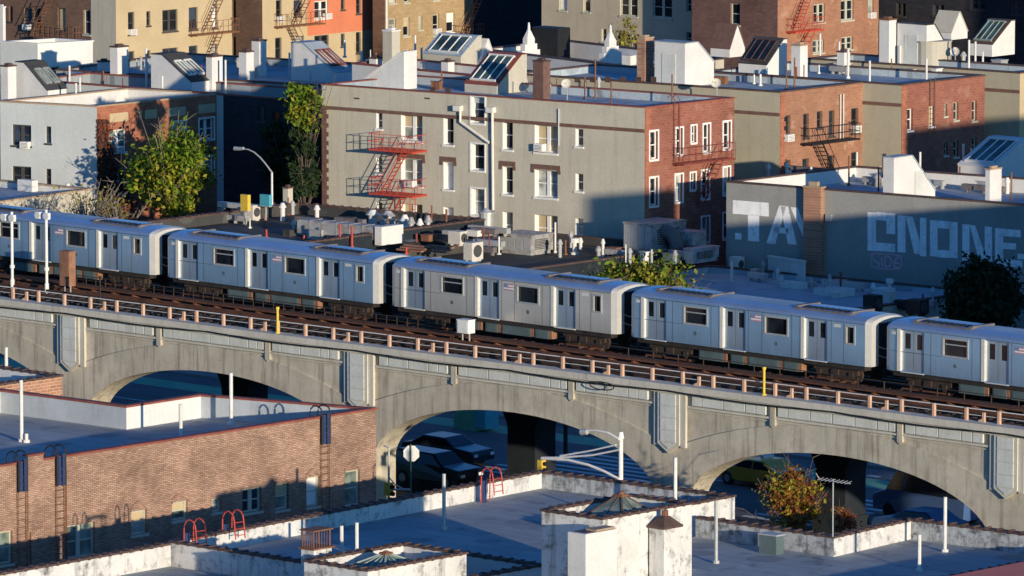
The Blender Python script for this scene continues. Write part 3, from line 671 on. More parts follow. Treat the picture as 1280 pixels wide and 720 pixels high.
    for xc in (2.35,LB-2.35):
        q=MB(); q.extr([V3((xc-1.35,0,.42)),V3((xc-.7,0,.3)),V3((xc+.7,0,.3)),V3((xc+1.35,0,.42)),V3((xc+1.35,0,.66)),V3((xc+.5,0,.74)),V3((xc-.5,0,.74)),V3((xc-1.35,0,.66))],(0,.32,0),(0,.5,0))
        q.ab(xc-.22,.24,.32,xc+.22,.318,.62); q.extr([V3((xc-1.35,0,.42)),V3((xc+1.35,0,.42)),V3((xc+1.35,0,.66)),V3((xc-1.35,0,.66))],(0,2.2,0),(0,2.34,0)); q.ab(xc-.3,.5,.35,xc+.3,2.2,.7)
        tr=q.build('truck',K['truck'],t)
        for xw in (xc-1.0,xc+1.0):
            q=MB(); q.tube([(xw,.56,.42),(xw,.68,.42)],.42,18); q.tube([(xw,1.98,.42),(xw,2.1,.42)],.42,18); q.tube([(xw,.3,.42),(xw,2.36,.42)],.09,8); q.ab(xw-.13,.24,.3,xw+.13,.319,.54); q.build('wheelset',K['truck'],tr)
        q=MB(); q.ab(xc-1.4,.08,.13,xc+1.4,.2,.2); q.build('contact_shoe_beam',K['timber'],tr)
    return t
CU=[-35.06,-19.08,-3.10,12.88,28.86]; LAB=['first silver subway car behind the two floodlight poles','silver subway car next to the dark tar roof with ducts','sunlit silver subway car below the grey building with red fire escape',
 'silver subway car passing the yellow leafed bush','silver subway car below the dark evergreen by the graffiti wall']
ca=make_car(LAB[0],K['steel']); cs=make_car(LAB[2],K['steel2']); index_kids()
def place(c,u): c.location=V3((u,5.29+(-5+0)*0-.0262*(u-0),8.5)); c.rotation_euler=(0,0,TA)
place(ca,CU[0]); place(cs,CU[2])
for i in (1,3,4): c=dup(ca,(0,0,0),TA,LAB[i]); place(c,CU[i])
# trackside pieces
def flood(px,yt,yb,lab,side):
    b=at(px,yb,8.4); b=atV(px,yb,3.75); b.z=8.25; k=scale(b); H=(yb-yt)/k+.2
    t=thing('floodlight_pole',lab,'light pole',b,'white floodlight poles beside the train')
    m=MB(); m.tube([b,b+V3((0,0,H))],.075,10); m.tube([b,b+V3((0,0,.5))],.11,10); m.tube([b+V3((0,0,H*.27)),b+V3((0,0,H*.31))],.13,10); m.build('pole',K['steel_w'],t)
    m=MB(); m.tube([b+V3((-.5,0,H-.3)),b+V3((.25,0,H-.3))],.035,6); m.build('crossarm',K['steel_w'],t)
    for dx in (-.45,.17):
        m=MB(); c=b+V3((dx,-.1,H-.42)); m.tube([c+V3((0,-.12,.12)),c+V3((0,.04,.12)),c+V3((0,.16,.12))],.19,12,.1); m.ab(c.x-.14,c.y-.08,c.z-.05,c.x+.14,c.y+.1,c.z+.28); m.build('lamp',K['steel_w'],t)
flood(15.5,274,366,'shorter white twin floodlight pole, the one farther from the rusty cabinet',0); flood(58.5,268,368,'taller white twin floodlight pole before the silver train beside the rusty cabinet',1)
def cabinet(x0,x1,y0,y1,v,name,lab,mat,legs=0):
    b=atV((x0+x1)/2,y1,v); k=scale(b); w=(x1-x0)/k/.9; H=(y1-y0)/k; base=V3((b.x,b.y,8.2)); t=thing(name,lab,'cabinet',base)
    z0=b.z
    m=MB(); m.cb((b.x,b.y,z0),w*.8,w*.55,H); m.cb((b.x,b.y,z0+H),w*.84,w*.6,.04); o=m.build('case',K[mat],t)
    m=MB(); m.ab(b.x-w*.34,b.y-w*.275-.012,z0+.08,b.x+w*.34,b.y-w*.275-.002,z0+H-.08); m.build('door',K[mat],o)
    m=MB()
    for s in (-1,1): m.tube([(b.x+s*w*.25,b.y,8.2),(b.x+s*w*.25,b.y,z0)],.04,6)
    m.build('leg',K['galv'],t)
cabinet(75,94,314,357,3.75,'relay_cabinet','tall rust brown trackside cabinet beside the white floodlight pole','uorange')
cabinet(572,593,400,416,3.8,'signal_cabinet','white twin-door signal box on legs beside the sunlit silver car','frame_w')
def post(x,y0,y1,v,mat,lab,nm='marker_post',r=.06):
    b=atV(x,y1,v); b=V3((b.x,b.y,8.4 if v<.5 else 8.2)); H=(y1-y0)/26+max(0,(atV(x,y1,v).z-b.z)); m=MB(); m.tube([b,b+V3((0,0,H))],r,8); m.tube([b+V3((0,0,H-.12)),b+V3((0,0,H))],r*1.5,8); m.tube([b,b+V3((0,0,.06))],r*2,8)
    single(nm,m,K[mat],lab,'post',b,'posts along the track')
post(347,383,413,.05,'yellow','thin yellow marker post on the parapet below the second silver car'); post(955,460,490,.05,'yellow','pale yellow marker post on the parapet above the yellow taxi arch'); post(125,344,366,2.0,'black','short black post beside the rusty trackside cabinet',r=.05)
# ================================================================== foreground roofs
R1,P1,z1=building('brick_building','tan brick building with arched windows, dark hoop ladders and white inner parapets',
 [(13.5,-60),(13.7,-13.2),(4.6,-15.4),(4.7,-20.2),(-3.3,-20.5),(-3.3,-60)][:1]+[(13.7,-13.2),(4.6,-15.4),(4.7,-20.2),(-3.3,-20.5),(-3.3,-60)],8.0,
 {0:dict(mat='brick_b1',frame='frame_t',depth=.22,win=[(0,664,16,705,'s',{'g':'g3'}),(81,655,119,697,'d',{'g':'g3'}),(164,638,184,668,'sh',{'g':'g2'}),(215,627,235,650,'sh',{'g':'g3'}),(265,623,277,640,'s',{'g':'g2'}),(303,610,327,640,'d'),(344,604,361,637,'sh',{'g':'g3'}),(383,596,400,633,'sb',{'g':'g2'}),(431,588,450,633,'s',{'g':'g3'})])},
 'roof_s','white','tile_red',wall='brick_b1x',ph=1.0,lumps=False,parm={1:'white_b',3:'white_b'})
pl=P1[0]
for q in ((165,639,183,667),(216,629,235,648),(345,606,360,636),(384,598,399,632),(432,590,449,632)):
    m=MB(); h=pl.rect(*q); a0,a1=h[0]-.08,h[1]+.08; n=6
    for k in range(n):
        t0,t1=k/n,(k+1)/n; f=lambda t:h[3]+.02+.26*math.sin(math.pi*t)
        A=[pl.pt(a0+(a1-a0)*t0,f(t0),0),pl.pt(a0+(a1-a0)*t1,f(t1),0),pl.pt(a0+(a1-a0)*t1,f(t1)+.2,0),pl.pt(a0+(a1-a0)*t0,f(t0)+.2,0)]
        m.extr(A,tuple(pl.n*.003),tuple(pl.n*.05))
    m.build('window_arch',K['brick_b1'],R1)
s0=pl.hit(33,600)[0]; s1=pl.hit(52,600)[0]
m=MB(); pl.bar(m,s0,s1,5.0,8.28,.003,.12); m.build('brick_pier',K['brick_b1'],R1)
m=MB(); pl.bar(m,s0-.03,s1+.03,8.282,8.36,-.2,.16); m.build('pier_cap',K['tile_red'],R1)
def hooplad(x,ztop,zbot,mat_l,mat_h,root=R1,P=pl,w=.5,tarp=True):
    a=P.hit(x,600)[0]; o=MB()
    for s in (-w/2,w/2):
        o.tube([P.pt(a+s,zbot,.16),P.pt(a+s,ztop-.25,.16)],.022,6)
    z=zbot+.2
    while z<ztop-.3: o.tube([P.pt(a-w/2,z,.16),P.pt(a+w/2,z,.16)],.014,5); z+=.31
    for z in (zbot+1,ztop-1.2):
        for s in (-w/2,w/2): o.tube([P.pt(a+s,z,.0),P.pt(a+s,z,.16)],.015,5)
    l=o.build('roof_ladder',K[mat_l],root); o=MB()
    for s in (-w/2,w/2):
        pts=[P.pt(a+s,ztop-1.2,.2),P.pt(a+s,ztop+.25,.2)]+[P.pt(a+s,ztop+.25+.3*math.sin(t),.2-.38*(1-math.cos(t))) for t in (.5,1,1.57,2.1,2.7,3.14)]+[P.pt(a+s,ztop-.6,-.56)]
        o.tube(pts,.035,7)
    o.build('grab_rail',K[mat_h],l)
    if tarp:
        o=MB(); P.bar(o,a-w/2+.03,a-.05,ztop-1.15,ztop+.1,.2,.24); P.bar(o,a+.08,a+w/2-.03,ztop-1.2,ztop+.2,.17,.2); o.build('cover',K['bluem'],l)
hooplad(25,8.0,3.2,'rustm','black'); hooplad(73,8.0,3.0,'rustm','black'); hooplad(404,8.0,3.4,'rustm','black')
a=pl.hit(37,640)[0]; m=MB(); m.tube([pl.pt(a,3,.06),pl.pt(a,7.2,.06)],.03,6); a=pl.hit(82,640)[0]; m.tube([pl.pt(a,3,.06),pl.pt(a,7.6,.06)],.03,6); m.build('conduit',K['rustm'],R1)
for x,a,b,h in ((27,475,552,True),(226,505,550,False),(289,466,531,False),(33,542,553,True)): vpipe(R1,x,a,b,z1,hat=False,r=.085)
for x in (70,97,98): 
    p=at(x,530,z1+.3)
R0,P0,z0_=building('brick_building','low brick neighbour with red brick parapet at the viaduct, white pipe on its roof',[(-4.0,-60),(-4.5,-15.4),(-20,-15.0),(-20,-60)],8.0,{0:dict(mat='brick_b1x')},'roof_l','white','tile',wall='brick_b1x',ph=.9,lumps=True)
vpipe(R0,8,434,478,z0_,r=.085)
# F1 .. F3
WS='white_s'
RF1,PF1,zf1=building('white_roof_building','flat roofed building with stained white parapets and two red hoop ladders',
 [(24.5,-37.0),(35.2,-37.0),(35.2,-30.5),(39.9,-30.5),(39.9,-21.6),(34.3,-21.6),(33.9,-11.7),(22.9,-12.2)],6.0,{4:dict(mat='white'),5:dict(mat='white_s')},'roof_s',WS,'tile',wall=WS,ph=.68,skip=(2,4,3),lumps=True,parm={6:'white_shade_s'})
RF0,PF0,zf0=building('white_roof_building','flat roofed building with white inner walls in front of the tan brick arches',[(25.5,-70),(35.1,-70),(35.1,-37.2),(24.5,-37.2)],5.95,{},'roof_s',WS,'tile',wall=WS,ph=.9,skip=(2,),lumps=True)
RF3,PF3,zf3=building('white_roof_building','cream walled building with ribbed glass skylight box and open topped chimney',[(35.3,-70),(40.0,-70),(40.0,-30.7),(35.3,-30.7)],6.0,{},'roof_s','white','tile',wall='white',ph=.9,lumps=True,skip=(0,3))
RF2,PF2,zf2=building('white_roof_building','flat roofed building with stained stepped parapet before the orange tree and van',
 [(40.2,-70),(52.5,-70),(52.5,-8.4),(41.45,-8.9),(42.0,-14.7),(34.5,-14.7),(34.5,-21.4),(40.2,-21.4)],5.5,{},'roof_s',WS,'tile',wall=WS,ph=.8,lumps=True,skip=(5,6,7),parm={4:'white_shade_s',2:'white_shade_s'})
RFR,PFR,_=building('red_roof_building','building with flat coral red roof at the corner of the picture',[(52.7,-60),(62,-60),(62,-13.5),(52.7,-14.2)],5.75,{},'roof_red','roof_red','roof_red',wall='brick_b1x',ph=.05,pt=.1,skip=(0,1,2,3))
# ladders over F1's inner parapet
def redlad(x,y,root,z):
    p=at(x,y,z); o=MB(); e=V3((0,1,0)); n=V3((1,0,0)); u=V3((0,0,1)); l=None
    for s in (-.28,.28):
        q=p+e*s
        o.tube([q+n*.5+u*0-u*.0,q+n*.42+u*.75]+[q+n*(.42-.35*(1-math.cos(t)))+u*(.75+.42*math.sin(t)) for t in (.5,1,1.57,2.1,2.7,3.1)]+[q-n*.3-u*.4],.03,7)
    for k in range(3): o.tube([p-e*.28+n*.46+u*(.15+.28*k),p+e*.28+n*.46+u*(.15+.28*k)],.02,6)
    o.build('hoop_ladder',K['redm'],root)
    o=MB(); o.box(p-e*.22-n*.33-u*.5,e*.3,n*.04,u*1.05); o.build('ladder_board',K['bluem'],root)
redlad(613,617,RF1,6.0-.25); redlad(290,672,RF1,6.0-.2); redlad(242,683,RF0,5.95-.15)
# patched dark stains come from the material; low curb strips along walls
for (x,a,b,R,z) in ((555,592,662,RF1,zf1),(427,657,694,RF1,zf1),(446,653,692,RF1,zf1),(895,625,704,RF2,zf2),(1149,668,714,RF2,zf2),(1181,621,690,RF2,zf2)): vpipe(R,x,a,b,z,'galv' if x in (895,555) else 'pipe_w',r=.08)
post_b=at(844,640,5.5); m=MB(); m.tube([post_b,post_b+V3((0,0,2.4))],.085,8); m.build('vent_pipe',K['pipe_w'],RF2)
# big skylight box (z 7.5)
def parapet_box(root,x0,x1,y0,y1,zb,zt,wall,sky,sky_h,cap,glass,rim='copper',t=.22):
    m=MB()
    pol=[V3((x0,y0,0)),V3((x1,y0,0)),V3((x1,y1,0)),V3((x0,y1,0))]
    for i in range(4):
        q=Plane(pol[i],pol[(i+1)%4]); m.poly([q.pt(0,zb),q.pt(q.L,zb),q.pt(q.L,zt),q.pt(0,zt)])
    ii=inset(pol,t)
    for i in range(4):
        j=(i+1)%4; m.poly([V3((ii[j].x,ii[j].y,zt-.75)),V3((ii[i].x,ii[i].y,zt-.75)),V3((ii[i].x,ii[i].y,zt)),V3((ii[j].x,ii[j].y,zt))])
    m.poly([V3((p.x,p.y,zt-.75)) for p in ii])
    b=m.build('skylight_box',K[wall],root)
    m=MB(); oo=inset(pol,-.06); i2=inset(pol,t+.04)
    for i in range(4):
        j=(i+1)%4; A=[oo[i],oo[j],i2[j],i2[i]]; bb=[V3((p.x,p.y,zt)) for p in A]; tt=[V3((p.x,p.y,zt+.09)) for p in A]
        m.poly(bb[::-1]); m.poly(tt)
        for k in range(4): m.poly([bb[k],bb[(k+1)%4],tt[(k+1)%4],tt[k]])
        d=pol[j]-pol[i]; Ln=d.length; e=d/Ln; nn=V3((-e.y,e.x,0)); k=.4
        while k<Ln-.3: m.box(pol[i]+e*k-nn*.075+V3((0,0,zt-.02)),e*.12,nn*(t+.12),V3((0,0,.165))); k+=.55
    m.build('coping',K['tile'],b)
    cx,cy,sx,sy=sky; z0=zt-.28; ap=V3((cx,cy,z0+sky_h))
    m=MB(); cs=[V3((cx-sx,cy-sy,z0)),V3((cx+sx,cy-sy,z0)),V3((cx+sx,cy+sy,z0)),V3((cx-sx,cy+sy,z0))]
    c2=[ap+(c-ap)*.16 for c in cs]
    for i in range(4): m.poly([cs[i],cs[(i+1)%4],c2[(i+1)%4],c2[i]])
    m.poly(c2); gl=m.build('skylight',K[glass],b)
    m=MB()
    for i in range(4):
        m.tube([cs[i],c2[i]],.05,6); m.tube([cs[i],cs[(i+1)%4]],.06,6)
        for f in ((.25,.5,.75) if cap=='many' else (.5,)):
            p=cs[i]+(cs[(i+1)%4]-cs[i])*f; q=c2[i]+(c2[(i+1)%4]-c2[i])*f; m.tube([p,q],.03,5)
    m.build('skylight_bars',K[rim],gl)
    m=MB(); m.ab(cx-sx-.05,cy-sy-.05,zt-.745,cx+sx+.05,cy+sy+.05,z0-.01); m.build('skylight_curb',K['white'],gl)
    m=MB(); m.ab(cx-sx*.2,cy-sy*.2,ap.z-sky_h*.16,cx+sx*.2,cy+sy*.2,ap.z-sky_h*.16+.1); m.tube([(cx,cy,ap.z-sky_h*.16+.1),(cx,cy,ap.z+.08)],sx*.16,8,sx*.1); m.build('skylight_cap',K['rustm'],gl)
    return b
parapet_box(RF2,43.8,47.1,-35.0,-29.6,zf2-.02,9.2,'white_s',(45.5,-32.1,.95,1.0),.85,'few','g3','tile')
parapet_box(RF3,36.2,39.75,-40.9,-35.1,zf3,7.0,'white_s',(38.0,-38.0,.95,1.1),.5,'many','skyl','copper')
# chimneys in front of the skylight box
def vbox(root,name,xb,yt,wl,wr,v,zb,mat):
    p=atV(xb,yt,v); k=scale(p); w=wl/(k*.735); d=wr/(k*.678); m=MB(); m.ab(p.x-w,p.y,zb,p.x,p.y+d,p.z); return m.build(name,K[mat],root),p,w,d
o,p,w,d=vbox(RF2,'chimney',732,668,22,40,-37.6,zf2-.02,'white')
m=MB(); m.ab(p.x-w+.15,p.y+.15,p.z+.003,p.x-.15,p.y+d-.15,p.z+.02); m.build('flue_opening',K['tile'],o)
m=MB(); m.ab(p.x-w*.6,p.y+d*.35,p.z+.021,p.x-.02,p.y+d*.95,p.z+.1); m.build('cap_tile',K['tile_tan'],o)
vv=atU(830,662,48.0).y; o,p,w,d=vbox(RF2,'chimney',830,662,18,21,vv,zf2-.02,'white_s')
m=MB(); m.ab(p.x-w-.08,p.y-.08,p.z,p.x+.08,p.y+d+.08,p.z+.1); c=[V3((p.x-w-.05,p.y-.05,p.z+.1)),V3((p.x+.05,p.y-.05,p.z+.1)),V3((p.x+.05,p.y+d+.05,p.z+.1)),V3((p.x-w-.05,p.y+d+.05,p.z+.1))]; ap=sum(c,V3((0,0,0)))/4+V3((0,0,.5))
for i in range(4): m.poly([c[i],c[(i+1)%4],ap+(c[(i+1)%4]-ap)*.3,ap+(c[i]-ap)*.3])
m.poly([ap+(q-ap)*.3 for q in c]); m.build('chimney_cap',K['tile'],o)
m=MB(); m.tube([ap-V3((0,0,.14)),ap+V3((0,0,.08))],.14,8); m.build('flue_pot',K['rustm'],o)
m=MB(); q=PF1[4]
o,p,w,d=vbox(RF0,'chimney',378+14,688,16,22,-39.5,zf0,'white_s')
m=MB(); 
for sx,sy in ((0,0),(1,0),(0,1),(1,1)): m.tube([(p.x-w*sx*.9-.05,p.y+d*sy*.9+.05,p.z),(p.x-w*sx*.9-.05,p.y+d*sy*.9+.05,p.z+.75)],.03,5)
m.ab(p.x-w-.05,p.y-.05,p.z+.75,p.x+.05,p.y+d+.05,p.z+.8); m.ab(p.x-w-.1,p.y-.1,p.z+.001,p.x+.1,p.y+d+.1,p.z+.07)
for k in range(7): m.tube([(p.x-w+.05+w*k/7,p.y+.02,p.z+.07),(p.x-w+.05+w*k/7,p.y+.02,p.z+.75)],.014,4); m.tube([(p.x-.02,p.y+.05+d*k/7,p.z+.07),(p.x-.02,p.y+.05+d*k/7,p.z+.75)],.014,4)
m.build('chimney_cage',K['rustm'],o)
vp=at(500,716,zf3+.1); m=MB(); m.tube([vp,vp+V3((0,0,.5))],.1,8); m.tube([vp+V3((0,0,.4)),vp+V3((0,0,.6))],.2,8,.05); m.build('roof_vent',K['rustm'],RF3)
e=at(970,694,zf2); m=MB(); m.box(e-ER*.9,ER*.9,EN*.5,V3((0,0,.8))); t=thing('metal_hatch_box','small grey green box against the stained parapet behind the pole','box',e); m.build('case',K['ubox'],t); m=MB(); m.box(e-ER*.95-EN*.03+V3((0,0,.801)),ER*1.0,EN*.56,V3((0,0,.06))); m.build('lid',K['galv'],t)
# aerial on the stained parapet
b=at(1041,671,5.6); t=thing('tv_aerial','thin rooftop aerial with a crossbar of short rods beside the orange tree','aerial',b)
m=MB(); H=(671-598)/29.4; m.tube([b,b+V3((0,0,H))],.03,6); m.build('mast',K['galv'],t)
m=MB(); z=H-.1; m.tube([b+V3((-.75,0,z)),b+V3((.95,0,z))],.028,5)
for k in range(8): m.tube([b+V3((-.7+k*.22,-.22,z)),b+V3((-.7+k*.22,.22,z+.06))],.014,4)
m.tube([b+V3((-.75,0,z)),b+V3((-.95,0,z+.25))],.02,4); m.build('crossbar',K['galv'],t)

# ================================================================== middle ground: row houses M N O P
def q3(A,B,C,z): 
    a,b,c=at(*A,z),at(*B,z),at(*C,z); return [a,b,c,a+c-b]
def band(root,P,y,x,mat='lintel',th=.2,nm='string_course'):
    z=P.hit(x,y)[1]; m=MB(); P.bar(m,.0,P.L,z-th/2,z+th/2,.003,.05); m.build(nm,K[mat],root)
def quoin(root,P,a,z0,z1,mat='lintel',w=.5):
    m=MB(); z=z0; k=0
    while z<z1:
        ww=w if k%2 else w*.7
        P.bar(m,a if a<1 else a-ww,a+ww if a<1 else a,z,min(z1,z+.27),.003,.03); z+=.27; k+=1
    m.build('quoins',K[mat],root)
dbl={'f':'frame_w'}
Mw=[]
for r in range(3):
    y=r*56
    Mw+=[(470,141+y,478,161+y,'sj'),(501,143+y,528,176+y,'dj'),(554,147+y,567,181+y,'sj'),(628,152+y+.5*r,641,187+y,'sj'),(668,157+y,697,191+y,'dj'),(719,161+y,729,183+y,'sj')]
for y in (121,180,236): Mw.append((589,y,606,y+33,'scj'))
rb=random.Random(3); Mw=[(a,b_,c_,d_,st+rb.choice(['','','h','b','']),{'g':rb.choice(['g0','g0','g1','g2'])}) for a,b_,c_,d_,st in Mw]
RM,PM,zm=building('apartment_house','grey stucco house with red brick end wall, red fire escapes and brown string course',q3((402,106),(806,135),(918,123),12),12,
 {0:dict(mat='stucco',depth=.36,win=Mw),1:dict(mat='brick_ry',depth=.22,win=[(812,164,822,199,'scj'),(845,160,853,193,'scj'),(864,157,870,178,'scj'),(879,155,887,190,'scj'),(904,152,913,186,'scj'),
   (812,222,822,257,'scj'),(844,218,853,252,'scj'),(863,216,869,237,'scj'),(877,213,886,248,'scj'),(904,209,912,243,'scj'),(844,276,852,305,'scj'),(877,271,886,302,'scj'),(904,266,912,298,'scj')])},
 'roof_l','roof_l','tile_red',wall='stucco',ph=.45,cop_h=.07)
pl=PM[0]; band(RM,pl,150,620); quoin(RM,pl,0.02,0,pl.hit(404,133)[1]-.15); quoin(RM,PM[1],.02,0,11.9,'brick_l1',.5)
for q in Mw:
    if q[1]>190 and q[1]<250 and q[4][0] in 'sd' and q[2]-q[0]>11 and 'c' not in q[4]:
        m=MB(); h=pl.rect(*q[:4]); pl.bar(m,h[0]-.2,h[1]+.2,h[3]+.05,h[3]+.33,.003,.05); pl.bar(m,h[0]-.22,h[0]-.02,h[3]-.18,h[3]+.049,.003,.045); pl.bar(m,h[1]+.02,h[1]+.22,h[3]-.18,h[3]+.049,.003,.045); m.build('lintel',K['lintel'],RM)
m=MB()
def ppath(mm,P,pts,r,d=.14): mm.tube([P.pt(*P.hit(x,y),d) for x,y in pts],r,8)
ppath(m,pl,[(577,137),(577,152),(613,178)],.085); ppath(m,pl,[(617,138),(618,262)],.085)
for x,y in ((575,138),(616,140)):
    a,z=pl.hit(x,y); pl.bar(m,a-.28,a+.22,z-.02,z+.3,.003,.35)
m.build('downspout',K['pipe_w'],RM); m=MB(); ppath(m,pl,[(699,136),(699,182)],.045,.06); m.build('conduit',K['stucco_l'],RM)
a0=pl.hit(480,186)[0]; a1=pl.hit(534,186)[0]; zA=pl.hit(505,186)[1]; zB=pl.hit(505,241)[1]; a2=pl.hit(517,200)[0]; a3=pl.hit(487,200)[0]
fire_escape(RM,pl,a0,a1,[zA,zB],1.5,'redm',[(a2+.2,zA,a3+.3,zB+.05),(a2+.1,zB,a3+.5,zB-2.6)])
m=MB(); 
for s in (0,.4): m.tube([pl.pt(a1-.55+s,zB-2.7,1.0),pl.pt(a1-.55+s,zB+.1,1.0)],.025,5)
for k in range(9): m.tube([pl.pt(a1-.55,zB-2.6+k*.3,1.0),pl.pt(a1-.15,zB-2.6+k*.3,1.0)],.016,5)
m.build('drop_ladder',K['redm'],RM)
p2=PM[1]; b0=p2.hit(840,201)[0]; b1=p2.hit(905,201)[0]; zC=p2.hit(870,201)[1]
fire_escape(RM,p2,b0,b1,[zC],.9,'redm2',[(b0+(b1-b0)*.75,zC,b0+(b1-b0)*.35,zC-2.6)])
a=p2.hit(844,150)[0]; m=MB()
for s in (-.22,.22): m.tube([p2.pt(a+s,zC+.1,.15),p2.pt(a+s,12.3,.15),p2.pt(a+s,12.6,-.1),p2.pt(a+s,12.4,-.4)],.025,6)
for k in range(9): m.tube([p2.pt(a-.22,zC+.5+k*.3,.15),p2.pt(a+.22,zC+.5+k*.3,.15)],.015,5)
m.build('gooseneck_ladder',K['redm2'],RM)
# M roof
def scup(root,P,xs,y0,y1):
    for x in xs:
        m=MB(); a=P.hit(x,(y0+y1)/2)[0]; z0=P.hit(x,y1)[1]; z1=P.hit(x,y0)[1]; P.bar(m,a-.2,a+.2,z0,z1,.003,.012); m.build('scupper',K['tile'],root)
scup(RM,pl,(541,560),109,115); scup(RM,pl,(446,534),122,124)
bulkhead(RM,621,118,38,38,46,zm,'front','stucco',slope='tile_red',bars='frame_w',hlow=.22)
bulkhead(RM,505,112,50,16,46,zm,'left','white',slope='white')
m=MB(); p=at(402,106,12); 
chimney(RM,679,128,12,9,50,zm,'lintel','tile')
for x,a,b in ((744,74,122),(764,103,131),(840,93,131),(489,79,110),(552,88,112),(667,100,121),(731,95,124)): vpipe(RM,x,a,b,zm,'rustm',r=.045)
def dish(x,y,z,lab):
    p=at(x,y,z); t=thing('satellite_dish',lab,'satellite dish',p,'satellite dishes on the roofs'); m=MB(); m.tube([p,p+V3((0,0,.7))],.035,6); m.tube([p+V3((0,0,.7)),p+V3((.15,-.2,.85))],.03,5); m.build('mast',K['galv'],t)
    m=MB(); c=p+V3((.12,-.2,.95)); ax=V3((.55,-.7,.45)).normalized(); u=ax.cross(V3((0,0,1))).normalized(); v=ax.cross(u); prev=None
    for r,h in ((.001,.0),(.14,.02),(.24,.07),(.3,.12)):
        ring=[c+ax*h+(u*math.cos(2*math.pi*k/14)+v*math.sin(2*math.pi*k/14))*r for k in range(14)]
        if prev:
            for k in range(14): m.poly([prev[k],prev[(k+1)%14],ring[(k+1)%14],ring[k]])
        prev=ring
    m.tube([c,c+ax*.45],.015,4); m.build('reflector',K['ac'],t)
dish(709,125,zm,'satellite dish on the blue roof of the grey house beside its dark chimney'); dish(896,124,zm,'satellite dish at the brick corner of the grey house roof')
RN,PN,zn=building('apartment_house','tan stucco house with salmon brick end wall and black fire escape, behind the grey house',q3((640,93),(975,116),(1080,103.5),12),12,
 {0:dict(mat='stucco_n'),1:dict(mat='brick_oy',depth=.22,style='s',frame='frame_d',win=[(980,144,988,171),(1004,142,1011,172),(1021,139,1028,160),(1036,138,1043,170),(1064,135,1073,166),(980,200,988,222),(1003,198,1011,220),(1036,194,1043,216),(1064,190,1073,210)])},
 'roof_l','roof_l','tile',wall='stucco_n',ph=.4)
band(RN,PN[0],142,955); scup(RN,PN[0],(722,741,760,779,798,817),96,103); quoin(RN,PN[1],.02,0,11.9,'brick_l1',.5)
p2=PN[1]; b0=p2.hit(1000,176)[0]; b1=p2.hit(1060,176)[0]; zC=p2.hit(1030,176)[1]
fire_escape(RN,p2,b0,b1,[zC],.9,'black',[(b0+.9,zC,b0+2.6,zC-2.6)])
a=p2.hit(1049,120)[0]; m=MB(); m.tube([p2.pt(a,zC,.1),p2.pt(a,11.5,.1)],.04,6); m.tube([p2.pt(a+.3,zC,.1),p2.pt(a+.3,11.5,.1)],.04,6); m.build('conduit',K['pipe_w'],RN)
chimney(RN,806,104,9,11,55,zn,'brick_ch','tile_tan')
bulkhead(RN,856,109,35,38,54,zn,'back','white',slope='roof_l',door=True,hlow=.5)
bulkhead(RN,958,98,32,27,46,zn,'front','white',slope='roof_d',bars='tile',glass='g0')
chimney(RN,1000,100,10,10,42,zn,'white','tile_tan')
for x,a,b in ((983,80,112),(1025,42,74),(1060,61,98),(993,72,110)): vpipe(RN,x,a,b,zn,'pipe_w' if x>1000 else 'rustm',r=.07 if x>1000 else .045)
RO,PO,zo=building('apartment_house','tan stucco house with mottled red brick end wall partly in shade above the lettered wall',q3((880,90),(1127,107),(1231,95),12),12,
 {0:dict(mat='stucco_n'),1:dict(mat='brick_ry',depth=.22,frame='frame_t',win=[(1134,136,1141,163,'s',{'f':'frame_w'}),(1161,133,1168,158,'b',{'f':'frame_w'}),(1180,130,1184,145),(1192,128,1198,150),(1215,126,1221,151),(1180,178,1185,194),(1192,176,1198,196),(1215,172,1221,192)])},
 'roof_l','roof_l','tile',wall='stucco_n',ph=.4)
band(RO,PO[0],130,1105); quoin(RO,PO[1],.02,0,11.9,'brick_l1',.5)
p2=PO[1]; a=p2.hit(1164,120)[0]; m=MB()
for s in (-.22,.22): m.tube([p2.pt(a+s,9,.12),p2.pt(a+s,12.3,.12)],.025,5)
for k in range(10): m.tube([p2.pt(a-.22,9.2+k*.3,.12),p2.pt(a+.22,9.2+k*.3,.12)],.016,5)
m.build('wall_ladder',K['lintel'],RO)
chimney(RO,1111,82,11,10,56,zo,'white','rustm'); bulkhead(RO,1158,84,33,24,52,zo,'back','white',slope='roof_d',hlow=.55,door=True)
m=MB(); c=at(1166,82,zo); m.tube([c,c+V3((0,0,1.5))],1.15,20); m.tube([c+V3((0,0,1.501)),c+V3((0,0,1.6))],1.2,20); m.build('roof_tank',K['stucco'],RO)
for x,a,b in ((1087,76,105),(1158,73,103),(1049,52,77),(1125,57,82),(1211,50,88),(1219,52,86)): vpipe(RO,x,a,b,zo,'pipe_w',r=.07)
dish(1194,84,zo,'satellite dish beside the round grey roof tank')
RP,PP,zp=building('apartment_house','tan stucco house farthest along the row, cream edge and skylight on its roof',q3((1010,74),(1275,92),(1330,86),12),12,{0:dict(mat='stucco_n'),1:dict(mat='cream')},'roof_l','roof_l','tile',wall='stucco_n',ph=.4)
band(RP,PP[0],113,1250)
bulkhead(RP,1240,71,25,31,42,zp,'front','white',slope='tile',bars='copper',glass='skyl')
